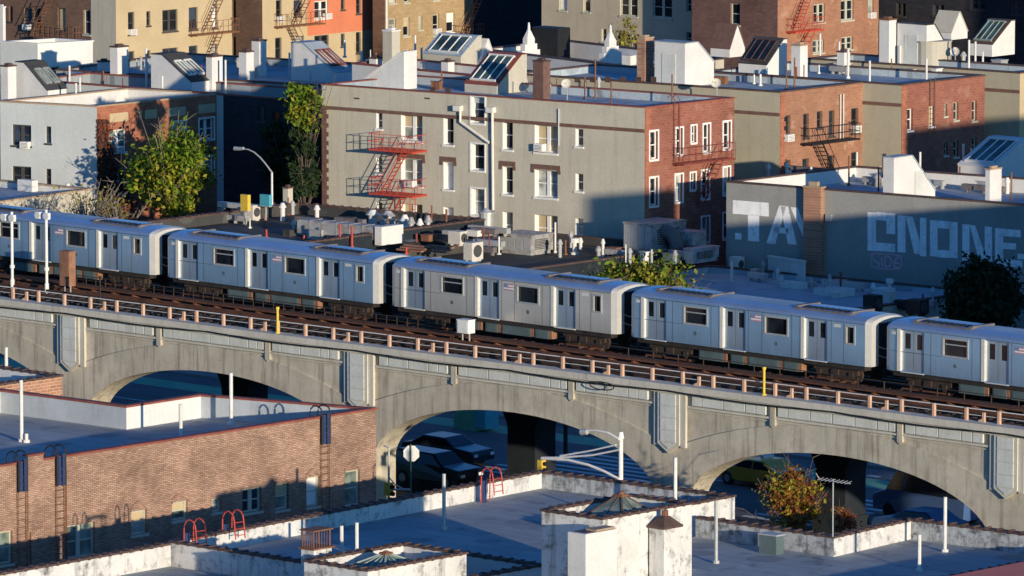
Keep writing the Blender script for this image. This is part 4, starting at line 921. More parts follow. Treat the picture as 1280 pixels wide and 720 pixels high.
def gable(root,xb,yb,wl,wr,h,z,mat,side):
    p,w,d,H=frameat(xb,yb,z,wl,wr,h); m=MB(); P=[p,p+EN*d,p+EN*d+V3((0,0,H*.25)),p+EN*d*.5+V3((0,0,H)),p+V3((0,0,H*.25))]; m.extr(P,(0,0,0),tuple(-ER*w)); o=m.build('dormer',K[side],root)
    a=P[4]; e=P[3]-P[4]; n=ER.cross(e).normalized(); n=n if n.z>0 else -n; m=MB(); m.box(a-ER*(w+.05)+n*.004,ER*(w+.09),e,n*.06); 
    a=P[2]; e=P[3]-P[2]; n=ER.cross(e).normalized(); n=n if n.z>0 else -n; m.box(a-ER*(w+.05)+n*.004,ER*(w+.09),e,n*.06); m.build('dormer_roof',K[mat],o)
gable(RP,1189,50,22,22,34,zp,'stucco','white'); gable(RO,912,72,22,20,40,zo,'lintel','white')
# window air conditioners
def wac(P,x,y,lab,w=.6,h=.42):
    a,z=P.hit(x,y); b=P.pt(a,z,0); t=thing('window_air_conditioner',lab,'air conditioner',b,'window air conditioners'); m=MB(); P.bar(m,a-w/2,a+w/2,z-h/2,z+h/2,-.15,.32); m.build('casing',K['frame_w'],t); m=MB()
    for k in range(4): P.bar(m,a-w*.4,a+w*.4,z-h*.35+k*h*.2,z-h*.35+k*h*.2+h*.07,.323,.33)
    m.build('grille',K['acgrill'],t)
wac(PN[1],984,172,'white window unit at the near window of the salmon brick wall'); wac(PN[1],1068,161,'white window unit at the far window of the salmon brick wall'); wac(PM[0],676,184,'white window unit under a double window of the grey stucco house')
wac(PM[0],514,229,'white window unit behind the lower red fire escape')

# ================================================================== lettered wall building
RG,PG,zg=building('lettered_wall_building','low building whose long grey side wall carries big faded white letters, brick chimney in front',[at(908,228,8),at(908,228,8)+V3((30,4.0,0)),at(908,228,8)+V3((30,16,0)),at(908,228,8)+V3((0.3,11.2,0))],8.0,{0:dict(mat='stucco_g')},'roof_l','white','tile',wall='stucco_g',ph=.8)
pl=PG[0]
def letters(quads,mat,nm,off=.004,th=.006):
    m=MB()
    for q in quads:
        P=[pl.pt(*pl.hit(x,y),0) for x,y in q]; m.extr(P[::-1],tuple(pl.n*off),tuple(pl.n*(off+th)))
    return m.build(nm,K[mat],RG)
def bars(*r): return [[(x0,y0),(x1,y0+(x1-x0)*.08),(x1,y1+(x1-x0)*.08),(x0,y1)] for x0,y0,x1,y1 in r]
LT=bars((916,250,961,267),(935,268,949,301),(919,291,927,299))
LT+=[[(974,257),(983,257.5),(969,305),(958,304)],[(976,258),(985,258),(996,306),(985,305)]]+bars((968,284,986,291))
LT+=[[(988,259),(997,259.5),(1009,290),(1009,307)]]+[[(1009.5,302),(1021,303),(1021,317),(1010,316)]]
LT+=bars((1084.5,265,1095,313),(1095.2,265,1119,275),(1095.2,303,1119,313.5),(1108,275.5,1119,292))   # C / E
LT+=bars((1122,269,1132,315),(1150,272,1158,320))+[[(1132.2,270),(1141,271),(1149.8,302),(1149.8,318),(1143,317)]]   # N
LT+=bars((1162.5,275,1172,320),(1187,277,1197,322),(1172.2,275.5,1186.8,285),(1172.2,312,1186.8,321.5))   # O
LT+=bars((1203,280,1212,328),(1231,283,1240,334))+[[(1212.2,281),(1219,282),(1230.8,316),(1230.8,332),(1225,331)]]  # N
LT+=bars((1244,285,1254,333),(1254.2,286,1276,295),(1254.2,303,1270,311),(1254.2,324,1278,333),(1272,317,1281,323.5))    # E
letters(LT,'letter','painted_letters')
m=MB()
def scr(pts,w=.1):
    Q=[pl.pt(*pl.hit(x,y),.006) for x,y in pts]
    for i in range(len(Q)-1): 
        d=(Q[i+1]-Q[i]); n=d.cross(pl.n).normalized()*w/2; m.poly([Q[i]-n,Q[i+1]-n,Q[i+1]+n,Q[i]+n]) if d.cross(n).dot(pl.n)>0 else m.poly([Q[i]+n,Q[i+1]+n,Q[i+1]-n,Q[i]-n])
scr([(1100,318),(1093,316),(1089,321),(1093,326),(1099,329),(1098,334),(1091,334)]); scr([(1102,322),(1103,334)]); scr([(1107,320),(1106,334),(1112,333),(1115,327),(1112,321),(1107,320)]); scr([(1124,320),(1118,326),(1118,334),(1126,335)]); scr([(1118,328),(1124,329)])
scr([(1089,317),(1094,315.5),(1104,317.5),(1115,318),(1126,320),(1127,328),(1125,336),(1112,336.5),(1098,335.5),(1090,333.5),(1089,326),(1089,317)],.07)
m.build('painted_tag',K['tag'],RG)
a0=pl.hit(1009.3,240)[0]; a1=pl.hit(1031,240)[0]; zt=pl.hit(1020,234)[1]
m=MB(); pl.bar(m,a0,a1,0,zt,.012,.42); ch=m.build('chimney',K['brick_ch'],RG); m=MB(); pl.bar(m,a0-.05,a1+.05,zt,zt+.1,-.05,.47); pl.bar(m,a0+.3,a1-.3,zt+.1,zt+.35,.08,.35); m.build('chimney_cap',K['tile_tan'],ch)
m=MB(); a=pl.hit(1036,273)[0]; z=pl.hit(1036,273)[1]; pl.bar(m,a-.12,a+.25,z-.15,z+.25,.011,.2); m.build('vent_hood',K['galv'],RG)
bulkhead(RG,1117,256,12,56,58,zg,'back','white',slope='roof_l',hlow=.18,top=.18)
m=MB(); p=at(1117,256,zg); m.box(p+V3((.012,1.9,.0)),V3((.02,0,0)),EN*.7,V3((0,0,1.75))); m.build('door',K['panel'],RG)
chimney(RG,1237,258,5,16,45,zg,'white','tile_tan'); bulkhead(RG,1242,226,40,52,46,zg,'front','white',slope='white',glass='skyl',bars='frame_w')
for x,a,b,mt in ((1071,190,216,'pipe_w'),(1061,195,232,'rustm'),(1098,212,244,'rustm'),(1214,185,215,'pipe_w'),(1204,180,212,'pipe_w'),(1264,215,256,'rustm'),(1150,190,214,'pipe_w')): vpipe(RG,x,a,b,zg,mt,r=.07 if mt=='pipe_w' else .05)
chimney(RG,1099,222,5,6,10,zg,'white','tile_tan')

# ================================================================== low shops between viaduct and houses
a=at(373,255,5.5); b=at(185,278,5.5); s=(a-b)/(a.y-b.y)
f0=V3((b.x-s.x*(b.y-37),37,0))
RK,PK,zk=building('low_shop_building','low shop building with black tar roof, ducts and cooling units behind the train',[f0,(-46,37),(-46.2,58.6),(a.x,a.y)],5.5,{},'roof_d','roof_d','tile',wall='dark_concrete',ph=.55,lumps=True)
K2=building('low_shop_building','low shop building with pale roof at the foot of the grey house',[(-45.7,37),(-35.3,37),(-35.0,64.4),(-45.7,63.4)],4.3,{},'roof_d','roof_d','tile',wall='dark_concrete',ph=.4); RK2,zk2=K2[0],K2[2]
K3=building('low_shop_building','low shop building with shaded pale roof below the lettered wall',[(-34.8,37),(-16,37),(-15.6,66.6),(-34.6,65.0)],3.2,{},'roof_l','roof_l','tile',wall='stucco',ph=.3); RK3,zk3=K3[0],K3[2]
a=at(115,237,4.5); b=at(0,253,4.5); s=(a-b)/(a.y-b.y)
RL0,PL0,zl0=building('low_shop_building','low building with pale roof and cream edged coping below the pale grey wall',[b-s*12,b-s*12+V3((.01,0,0)),a,a+V3((-20,-1.5,0)),b-s*12+V3((-20,0,0))][1:],4.5,{},'roof_l','white','tile_tan',wall='stucco',ph=.35)
pbox(RL0,'roof_hatch',40,240,18,7,14,zl0,'white'); vpipe(RL0,85,229,241,zl0,r=.14)
# duct with lit white end
p,w,d,H=frameat(470,306,zk,95,27,22); t=thing('ventilation_duct','long blue grey ventilation duct with sunlit white end on the tar roof','duct',p)
m=MB(); m.box(p-ER*w+V3((0,0,.25)),ER*w,EN*d*.55,V3((0,0,H-.25))); 
for k in range(6): m.box(p-ER*(w*k/6+.06)-EN*.012+V3((0,0,.23)),ER*.06,EN*(d*.55+.024),V3((0,0,H-.21)))
for k in range(4): m.box(p-ER*(w*(.08+.28*k))+EN*.1,ER*.12,EN*.12,V3((0,0,.249)))
m.build('duct_run',K['duct'],t); m=MB(); m.box(p+ER*.004-EN*.1,ER*.5,EN*d,V3((0,0,H+.05))); m.build('duct_end',K['white'],t)
for i,(x,yb,h,r) in enumerate(((514,295,24,.16),(525,295,22,.14),(535,294,25,.17),(506,290,22,.2),(485,283,20,.28),(466,280,18,.26))):
    p=at(x,yb,zk); H=h/scale(p); m=MB(); m.tube([p,p+V3((0,0,H*.7))],r,10); m.tube([p+V3((0,0,H*.66)),p+V3((0,0,H*.8)),p+V3((0,0,H))],r*1.7,10,r*.6); m.build('roof_vent',K['white'] if i%2 else K['duct'],RK)
acunit(None,'cream cooling unit with fan beside the tall mushroom vents',575,308,14,10,18,zk); acunit(None,'white cooling unit with round fan just above the silver train roof',590,328,10,14,24,zk)
acunit(None,'beige cooling unit near the yellow sign at the tar roof corner',316,277,12,10,20,zk); acunit(None,'low beige cooling unit beside the tarred edge under the street lamp',352,268,18,10,10,zk,fan=False)
for i,(x,y,w_,h_) in enumerate(((512,316,30,5),(541,317,30,5),(548,303,26,4))):
    p=at(x+12,y,zk); m=MB()
    for k in range(3): m.box(p-ER*1.7+EN*(k*.32)+V3((0,0,.02+.1*k)),ER*1.8,EN*.28,V3((0,0,.09)))
    single('plank_stack',m,K['uorange'],['short rust coloured plank stack nearest the white fan unit','rust coloured plank stack beside the red vent pipes','rust coloured plank stack close to the cream cooling unit'][[1,0,2][i]],'planks',p,'rusty planks on the tar roof')
for x,a_,b_ in ((425,280,309),(440,283,310),(333,287,298),(380,294,304),(508,309,318)): vpipe(RK,x,a_,b_,zk,'redm',r=.06)
p=at(608,286,zk); m=MB(); m.tube([p,p+V3((0,0,.9))],.42,14); m.tube([p+V3((0,0,.9)),p+V3((0,0,1.0))],.5,14); m.tube([p+V3((0,0,1.0)),p+V3((0,0,1.2))],.3,12,.1); single('exhaust_fan',m,K['galv'],'round silver exhaust fan against the grey stucco wall','exhaust fan',p)
for i,(x,yb,wl,wr,h) in enumerate(((440,280,10,6,8),(400,300,16,8,12),(560,282,20,8,7),(362,296,8,8,8))): pbox(RK,'roof_curb',x,yb,wl,wr,h,zk,'roof_d' if i!=1 else 'galv')
# big units
def hvac(lab,x,yb,wl,wr,h,z,mat='duct'):
    p,w,d,H=frameat(x,yb,z,wl,wr,h); t=thing('rooftop_unit',lab,'rooftop unit',p); up=V3((0,0,1)); m=MB(); m.box(p-ER*w+up*.2,ER*w,EN*d,up*(H-.2)); m.box(p-ER*w*.95+EN*.1,ER*w*.9,EN*(d-.2),up*.199); c=m.build('casing',K[mat],t)
    m=MB()
    for k in range(4): m.box(p-ER*(w*(k+1)/4-.03)-EN*.025+up*.3,ER*(w/4-.06),EN*.022,up*(H-.4))
    m.build('access_panel',K['galv'],c)
    m=MB(); m.box(p-ER*(w+.05)-EN*.05+up*(H+.002),ER*(w+.1),EN*(d+.1),up*.07); m.build('lid',K[mat],c)
    m=MB(); 
    for k in range(7): m.box(p+ER*.003+EN*d*.15+up*(H*.3+k*H*.08),ER*.03,EN*d*.6,up*H*.04)
    m.build('louvre',K['acgrill'],c); return t,p,w,d,H
hvac('pale boxy rooftop unit in front of the grey house windows',664,320,38,28,24,zk2+.02)
t,p,w,d,H=hvac('large rooftop unit with curved brown duct in front of the brick end wall',815,318,33,44,36,zk2)
m=MB(); c=p+ER*.05+EN*d*.35; pts=[c+V3((0,0,H-.4))]+[c+ER*(.9*math.sin(a))+V3((0,0,H-.4-.9*(1-math.cos(a)))) for a in (.4,.8,1.2,1.57)]+[c+ER*.92+V3((0,0,.05))]
m.tube(pts,.42,12); m.build('curved_duct',K['podrust'],t); m=MB(); m.box(p+ER*.1+EN*d*.55,ER*1.5,EN*d*.4,V3((0,0,H*.75))); m.build('hood',K['duct'],t)
hvac('low pale metal duct box with orange tinted end below the brick fire escape',866,330,0.1+10,34,17,zk2)
acunit(None,'dark fronted cooling unit at the foot of the lettered wall',922,342,10,9,20,zk3,mat='panel')
for i,(x,yb,wl,wr,h) in enumerate(((1094,392,14,10,22),(1150,396,16,12,20),(1128,388,10,8,12))): acunit(None,['dark square cooling unit nearest the brick chimney foot','largest dark cooling unit beside the evergreen','small dark cooling unit between two larger ones'][i],x,yb,wl,wr,h,zk3,mat='under',fan=i!=2,group='dark units on the shaded roof')
p=at(960,345,zk3); m=MB(); e=at(1005,352,zk3)-p
m.box(p+V3((0,0,.0)),e,EN*.15,V3((0,0,1.1))); m.box(p-EN*.1+V3((0,0,1.101)),e,EN*.3,V3((0,0,.1))); single('low_wall',m,K['panel'],'short pale blue wall on the shaded roof left of the brick chimney foot'.replace(' left of',' beside'),'wall',p)
vpipe(RK2,718,301,318,zk2,r=.13,hat=True); vpipe(RK2,694,278,316,zk2,r=.06); pbox(RK3,'roof_hatch',1050,372,30,20,9,zk3,'panel'); vpipe(RK3,1112,352,366,zk3,r=.1,hat=True); pbox(RK3,'roof_curb',1000,362,24,10,8,zk3,'panel')
# signs on the corner of the tar roof
for (x0,y0,x1,y1,mat,lab) in ((302,243,312,263,'yellow','plain yellow sign panel at the corner of the tar roof'),(326,243,339,257,'teal','teal blue box sign beside the street lamp foot')):
    b=at((x0+x1)/2,y1+14,zk+.3); k=scale(b); w=(x1-x0)/k/.8; H=(y1-y0)/k; t=thing('sign_panel',lab,'sign',b); zz=(14)/k
    m=MB(); m.cb((b.x,b.y,b.z+zz),w,.25,H); m.build('panel',K[mat],t); m=MB(); m.tube([b-V3((0,0,.2)),b+V3((0,0,zz))],.05,6); m.cb((b.x,b.y,b.z+zz-.05),w*1.04,.28,.049); m.build('support',K['galv'],t)
chimney(RK,360,252+14,6,6,30,zk,'stucco','tile')

# ================================================================== left group
RL,PLh,zl=building('painted_house','pale grey painted house with rust brick end wall and ivy beside the green tree',q3((0,127.5),(121,134),(279,117.5),9),9,
 {0:dict(mat='stucco_l',depth=.2,frame='frame_d',win=[(15,156,39,182,'d'),(57,158,64,179),(15,208,39,231,'d'),(57,211,64,232)]),1:dict(mat='brick_l1',depth=.2,win=[(137,162,158,190,'d',{'g':'g3'}),(140,214,158,242,'d'),(216,152,232,178,'dc'),(249,148,267,174,'dc'),(216,200,232,226,'dc'),(249,196,267,222,'dc')])},
 'roof_d','white','tile_tan',wall='stucco_l',ph=.8)
p2=PLh[1]
for q in ((137,141,160,152),(174,138,177,150),(181,137,196,148),(211,134,232,145),(248,130,269,141)):
    m=MB(); h=p2.rect(*q); p2.bar(m,h[0],h[1],h[2],h[3],.003,.02); m.build('stone_panel',K['cream'],RL)
wac(PLh[0],33,181,'white window unit in the pale grey wall'); wac(PLh[1],147,187,'white window unit in the rust brick wall')
bulkhead(RL,60,131,40,22,50,zl,'right','white',slope='roof_d',bars='galv',glass='g3'); chimney(RL,10,130,9,10,46,zl,'white','tile'); 
for x,a,b in ((95,104,134),(100,97,124),(87,82,112)): vpipe(RL,x,a,b,zl)
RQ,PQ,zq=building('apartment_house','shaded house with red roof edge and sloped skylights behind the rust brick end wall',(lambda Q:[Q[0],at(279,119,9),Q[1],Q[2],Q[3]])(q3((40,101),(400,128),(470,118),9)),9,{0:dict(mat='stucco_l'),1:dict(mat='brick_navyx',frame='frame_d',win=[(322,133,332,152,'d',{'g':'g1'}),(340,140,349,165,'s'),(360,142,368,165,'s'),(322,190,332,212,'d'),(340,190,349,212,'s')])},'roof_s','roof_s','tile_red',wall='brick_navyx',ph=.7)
# second wall's near-black brick puts the shade into its colour
bulkhead(RQ,240,120,50,26,48,zq,'right','white',slope='roof_d',bars='frame_w',glass='g3'); chimney(RQ,265,118,7,13,46,zq,'white','tile'); chimney(RQ,147,108,9,13,48,zq,'white','tile')
for x,a,b in ((203,95,124),(183,60,112),(282,75,119),(362,66,100)): vpipe(RQ,x,a,b,zq)
bulkhead(RQ,420,110,54,22,52,zq,'right','white',slope='roof_l',bars='tile_red',glass='g2'); chimney(RQ,376,106,9,11,44,zq,'white','tile')
vpipe(RQ,431,50,72,zq+1.5); vpipe(RQ,452,64,98,zq); vpipe(RQ,459,77,100,zq)
RQ2,PQ2,zq2=building('apartment_house','white parapet house with blue shaded roof and a tall chimney behind the sloped skylights',q3((70,88),(440,110),(590,88),9),9,{0:dict(mat='roof_s')},'roof_s','roof_s','tile',wall='stucco_l',ph=.4)
chimney(RQ2,324,96,9,9,44,zq2,'white','tile')
RQ3,PQ3,zq3=building('apartment_house','house with brown coping, taupe skylight hut and grey chimney behind the grey stucco house',q3((440,80),(640,100),(700,93),11),11,{0:dict(mat='white')},'roof_s','white','tile_red',wall='stucco',ph=.8)
chimney(RQ3,490,98,11,10,58,zq3,'stucco','white'); bulkhead(RQ3,576,94,45,26,46,zq3,'front','stucco',slope='roof_l',glass='skyl',bars='frame_w',hlow=.5); gable(RQ3,600,92,12,20,42,zq3,'white','white')
for x,a,b in ((519,44,74),(527,58,88)): vpipe(RQ3,x,a,b,zq3)
RQ4,PQ4,zq4=building('apartment_house','house with blue shaded parapet and white stepped gables with finials',q3((600,62),(800,86),(905,74),11.2),11.2,{0:dict(mat='white')},'roof_s','white','tile',wall='stucco',ph=1.0)
def finial(x,yb):
    p=at(x,yb,zq4+.3); m=MB(); 
    for w_,z0,z1 in ((1.7,0,.75),(1.15,.75,1.15),(.7,1.15,1.5)): m.ab(p.x-.2,p.y-w_/2,p.z+z0,p.x+.2,p.y+w_/2,p.z+z1-.001)
    q=p+V3((0,0,1.5)); c=[q+V3((a*.19,b*.34,0)) for a,b in ((-1,-1),(1,-1),(1,1),(-1,1))]; ap=q+V3((0,0,.75))
    for i in range(4): m.poly([c[i],c[(i+1)%4],ap+(c[(i+1)%4]-ap)*.15,ap+(c[i]-ap)*.15])
    m.tube([ap-V3((0,0,.15)),ap+V3((0,0,.05)),ap+V3((0,0,.15)),ap+V3((0,0,.27))],.1,8,.05); m.build('stepped_gable',K['white'],RQ4)
finial(661,77); finial(763,80); pbox(RQ4,'roof_hut',697,78,30,16,42,zq4,'black'); pbox(RQ4,'roof_box',788,82,10,9,12,zq4,'white')
RW,PW,zw=building('white_building','low white walled building with dark line of coping before the brown brick house',q3((0,53),(47,56),(116,52),10),10,{0:dict(mat='stucco_l'),1:dict(mat='white',frame='frame_t',win=[(64,83,75,94),(96,81,106,92)])},'roof_l','white','white',wall='white',ph=.5)
chimney(RW,4,56,6,3,46,zw,'white','white')

# ================================================================== tall houses at the back
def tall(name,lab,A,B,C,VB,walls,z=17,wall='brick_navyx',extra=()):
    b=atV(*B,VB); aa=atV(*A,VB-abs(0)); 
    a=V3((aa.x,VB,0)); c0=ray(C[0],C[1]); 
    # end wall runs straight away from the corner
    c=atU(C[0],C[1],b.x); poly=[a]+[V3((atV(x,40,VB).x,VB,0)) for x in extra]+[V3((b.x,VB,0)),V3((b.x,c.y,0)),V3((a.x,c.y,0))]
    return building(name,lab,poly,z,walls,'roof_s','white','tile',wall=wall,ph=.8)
RA,PA,_=tall('brick_house','brown brick and cream painted house with rusty fire escapes',(-30,40),(145,40),(290,40),118,
 {0:dict(mat='brick_brx',frame='frame_d',win=[(11,8,16,27),(30,10,40,39),(42,10,51,39),(72,10,82,39,'b'),(104,12,113,43,'s',{'f':'frame_t'})]),1:dict(mat='stucco'),
  2:dict(mat='cream',frame='frame_d',win=[(160,15,168,43),(183,14,188,32),(203,12,222,39,'d'),(236,9,247,37),(265,6,272,35,'b'),(160,64,168,86),(182,63,188,86),(203,60,222,82,'d'),(236,57,247,80),(264,55,272,78)])},extra=(114,))
def fe(root,P,x0,x1,y,stair,mat='rustm',dep=.9):
    b0=P.hit(x0,y)[0]; b1=P.hit(x1,y)[0]; z=P.hit((x0+x1)/2,y)[1]; st=[]
    for (xa,ya,xb,yb) in stair: 
        A=P.hit(xa,ya); B=P.hit(xb,yb); st.append((A[0],A[1],B[0],B[1]) if A[1]>B[1] else (B[0],B[1],A[0],A[1]))
    return fire_escape(root,P,min(b0,b1),max(b0,b1),[z],dep,mat,st)
fe(RA,PA[0],53,103,47,[(70,2,50,44)]); fe(RA,PA[2],235,288,41,[(268,-4,249,40),(266,42,254,72)])
wac(PA[2],164,40,'white window unit in the cream wall'); wac(PA[0],35,34,'white window unit in the brown brick wall')
RB,PB,_=tall('brick_house','brown brick house with cream and orange painted end wall',(262,40),(328,40),(465,40),132,
 {0:dict(mat='brick_brx',frame='frame_d',win=[(290,0,295,27),(290,46,295,75)]),
  1:dict(mat='cream',frame='frame_d',win=[(345,0,352,25),(367,0,377,20),(344,47,352,74),(370,45,380,62,'s',{'g':'g2'}),(393,1,410,23,'d',{'f':'frame_w'}),(426,-4,431,12),(445,-6,451,17),(393,44,411,60,'d'),(426,42,431,58),(445,40,451,66)])})
pl=PB[1]; zo_=pl.hit(425,41)[1]; m=MB(); hh=[pl.rect(*q) for q in ((393,1,410,23),(426,-4,431,12),(445,-6,451,17))]; a=pl.hit(384,20)[0]
class OP(Plane):
    pass
po=Plane(pl.pt(0,0,.006),pl.pt(pl.L,0,.006)); wallgrid(m,po,a,pl.L,zo_,14,hh,.004); m.build('painted_band',K['orange'],RB)
fe(RB,PB[1],342,396,31,[(376,0,362,30),(355,33,368,60)]); wac(PB[1],348,24,'white window unit in the cream wall beside the orange paint'); wac(PB[1],408,20,'white window unit in the orange wall')
RC,PC_,_=tall('brick_house','yellow tan brick house with white drainpipe and rusty fire escape',(466,40),(481,40),(592,40),142,
 {0:dict(mat='brick_brx'),1:dict(mat='brick_tany',frame='frame_t',win=[(486,23,495,40,'s',{'g':'g2'}),(504,22,512,45,'h'),(523,20,528,37),(541,18,549,44,'s'),(558,16,568,40,'h',{'f':'frame_w'}),(486,-12,495,4),(505,-13,512,3),(541,-16,549,0),(486,64,495,82),(504,62,512,84),(541,58,549,80)])})
fe(RC,PC_[1],566,594,46,[(590,0,572,45)]); wac(PC_[1],545,39,'white window unit in the yellow tan wall'); m=MB(); a=.06; m.tube([PC_[1].pt(a,0,.12),PC_[1].pt(a,16,.12)],.09,8); m.build('downspout',K['pipe_w'],RC)
K['cstone']=surf('cream stone render',(.50,.44,.33),.9,.12,.5,8,streak=.35,streak_col=(.3,.25,.18))
RD,PD,_=tall('rendered_house','weathered cream rendered house half in blue shade',(677,40),(905,40),(1010,40),146,
 {0:dict(mat='cstone',frame='frame_t',win=[(699,-8,709,13,'b'),(729,-10,738,15,'h'),(775,-6,797,20,'d'),(816,-4,840,22,'d'),(858,-4,864,15),(752,36,758,52),(777,42,799,62,'d'),(858,40,864,56)])})
RE,PE,_=tall('brick_house','plum and salmon brick house with red fire escape',(865,40),(972,40),(1098,40),143.2,
 {0:dict(mat='brick_pux',frame='frame_t',win=[(913,4,925,31)]),1:dict(mat='brick_oy',frame='frame_t',win=[(1017,5,1031,28,'d'),(1051,0,1067,25,'d'),(1085,-4,1092,17),(1016,50,1030,66,'d'),(1052,46,1066,62,'d')])})
fe(RE,PE[1],982,1018,38,[(1002,-6,986,38),(1005,40,994,62)],'redm'); wac(PE[1],1088,19,'white window unit in the salmon wall above the chimneys')
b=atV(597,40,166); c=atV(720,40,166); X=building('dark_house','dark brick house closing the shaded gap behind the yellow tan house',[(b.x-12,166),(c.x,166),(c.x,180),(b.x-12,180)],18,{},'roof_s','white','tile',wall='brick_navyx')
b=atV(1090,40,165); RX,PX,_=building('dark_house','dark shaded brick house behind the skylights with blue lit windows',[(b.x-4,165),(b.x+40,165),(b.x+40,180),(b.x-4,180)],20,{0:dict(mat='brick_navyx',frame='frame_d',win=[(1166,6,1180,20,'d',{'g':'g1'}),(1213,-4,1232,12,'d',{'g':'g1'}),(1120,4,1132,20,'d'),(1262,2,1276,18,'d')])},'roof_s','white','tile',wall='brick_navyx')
# neighbours just outside the frame, whose shadows fall into it
building('corner_house','thin unseen brick slab outside the frame, added to shade the grey house',[(30,36.3),(31.4,36.3),(31.4,40.7),(30,40.7)],16.2,{3:dict(mat='brick_brx',grid=(1,4)),0:dict(mat='brick_brx')},'roof_s','white','tile',wall='brick_brx')  # unseen slab kept thin so its shadow misses the lettered wall
building('corner_house','lower brick house outside the frame casting shade on the lettered wall',[(30,41.2),(44,41.2),(44,59.8),(30,59.8)],13.9,{3:dict(mat='brick_brx',grid=(6,4)),0:dict(mat='brick_brx',grid=(4,4))},'roof_s','white','tile',wall='brick_brx')
building('corner_house','taller brick house outside the frame shading the mottled brick wall',[(30,60),(46,60),(46,80),(30,80)],18.0,{3:dict(mat='brick_brx',grid=(6,5)),0:dict(mat='brick_brx',grid=(4,5))},'roof_s','white','tile',wall='brick_brx')
building('corner_house','tall brick house outside the frame shading the dark houses',[(-18,135),(0,135),(0,160),(-18,160)],24,{3:dict(mat='brick_brx',grid=(7,7)),0:dict(mat='brick_brx',grid=(5,7))},'roof_s','white','tile',wall='brick_brx')

lin=lambda a,b:(lambda f:a+(b-a)*f)
clutter(RK,zk,300,640,lin(262,290),lin(285,325),46,5,dark=True)
clutter(RK2,zk2,640,860,lin(300,325),lin(320,340),22,6)
clutter(RK3,zk3,870,1170,lin(335,372),lin(355,388),34,7)
clutter(RM,zm,440,880,lin(104,120),lin(108,126),10,8); clutter(RN,zn,850,1050,lin(101,106),lin(105,110),9,9); clutter(RO,zo,1010,1200,lin(82,97),lin(92,101),9,10); clutter(RP,zp,1150,1270,lin(76,84),lin(80,88),6,11)
clutter(RG,zg,960,1260,lin(215,235),lin(226,250),22,12); clutter(RQ,zq,80,270,lin(100,112),lin(106,117),12,13); clutter(RQ2,zq2,120,430,lin(84,98),lin(92,106),14,14); clutter(RQ3,zq3,460,640,lin(80,94),lin(90,100),10,15)
for x,y,w_,h_ in ((308,100,9,34),(560,98,8,20),(700,92,7,16),(1055,92,8,26),(130,98,8,20),(470,96,8,22)):
    chimney([RQ2,RQ3,RQ4,RO,RQ2,RQ3][[308,560,700,1055,130,470].index(x)],x,y,w_,w_,h_,[zq2,zq3,zq4,zo,zq2,zq3][[308,560,700,1055,130,470].index(x)],'white','tile')
# ================================================================== vegetation
def tree(name,label,base,h,crown,rad,mats,n,leaf=.16,trunk='bark',tr=.16,clumps=26,squash=.9,bare=0,seed=1,lean=None,cat='tree',group=None,limbs=9):
    R=random.Random(seed); t=thing(name,label,cat,base,group); m=MB(); c=V3(crown); base=V3(base)
    fork=base+(c-base)*.55; m.tube([base,base+(fork-base)*.5+V3((.1,.05,0)),fork],tr,8,tr*.65)
    ctr=[]
    for k in range(clumps):
        while True:
            d=V3((R.uniform(-1,1),R.uniform(-1,1),R.uniform(-1,1)))
            if .2<d.length<1: break
        d=d*(.55+.45*R.random()); ctr.append(c+V3((d.x*rad[0],d.y*rad[1],d.z*rad[2])))
    for k in range(limbs):
        e=ctr[k%len(ctr)]; md=fork+(e-fork)*.5+V3((R.uniform(-.3,.3),R.uniform(-.3,.3),.25)); m.tube([fork,md,e],tr*.42,6,tr*.1)
        for j in range(4):
            q=md+(e-md)*R.random(); m.tube([q,q+V3((R.uniform(-.9,.9),R.uniform(-.9,.9),R.uniform(-.2,.9)))*rad[0]*.3],tr*.13,4,tr*.04)
    for k in range(bare):
        e=c+V3((R.uniform(-1.2,1.2)*rad[0],R.uniform(-1.2,1.2)*rad[1],R.uniform(-.5,1.25)*rad[2])); q=fork+(e-fork)*.4+V3((0,0,.2)); m.tube([fork,q,e],tr*.3,5,.012)
        for j in range(3):
            s=q+(e-q)*R.random(); m.tube([s,s+V3((R.uniform(-.6,.6),R.uniform(-.6,.6),R.uniform(0,.7)))],.02,4,.008)
    m.build('trunk',K[trunk],t); m=MB(); nm=len(mats)
    for k in range(n):
        i=R.randrange(len(ctr)); q=ctr[i]; s=rad[0]*.17*(.6+.8*((i*37)%11)/11)
        p=q+V3((R.gauss(0,s),R.gauss(0,s),R.gauss(0,s*squash)))
        u=V3((R.gauss(0,1),R.gauss(0,1),R.gauss(0,1))).normalized(); v=u.cross(V3((R.gauss(0,1),R.gauss(0,1),R.gauss(0,1)))).normalized(); l=leaf*R.choice((.55,.8,1,1.3,1.7))
        mi=(i%nm) if R.random()<.6 else R.randrange(nm)
        m.poly([p-u*l,p-v*l*.5,p+u*l,p+v*l*.5],mi)
    m.build('crown',[K[x] for x in mats],t); return t
def ctree(name,label,px,py,v,wpx,hpx,mats,n,**k):
    c=atV(px,py,v); s=scale(c); r=(wpx/2/s*.92,wpx/2/s*.92,hpx/2/s*.92); return tree(name,label,(c.x,c.y,0),c.z,c,r,mats,n,**k)
ctree('street_tree','big yellow green tree before the rust brick end wall',212,212,63.5,118,140,['lf_g','lf_y','lf_g','lf_y','lf_d'],11500,leaf=.14,bare=34,seed=3,clumps=62,limbs=24,trunk='bark_g')
ctree('bare_tree','almost leafless shrub beside the pale grey wall and low cream edged roof',108,252,52,110,50,['lf_ol','lf_y'],160,leaf=.1,bare=34,seed=5,trunk='bark_g',clumps=14,cat='shrub')
ctree('bare_tree','leafless rusty shrub under the green tree behind the first subway car',150,262,50,60,40,['lf_r','lf_ol'],260,leaf=.1,bare=26,seed=8,trunk='bark_g',clumps=12,cat='shrub')
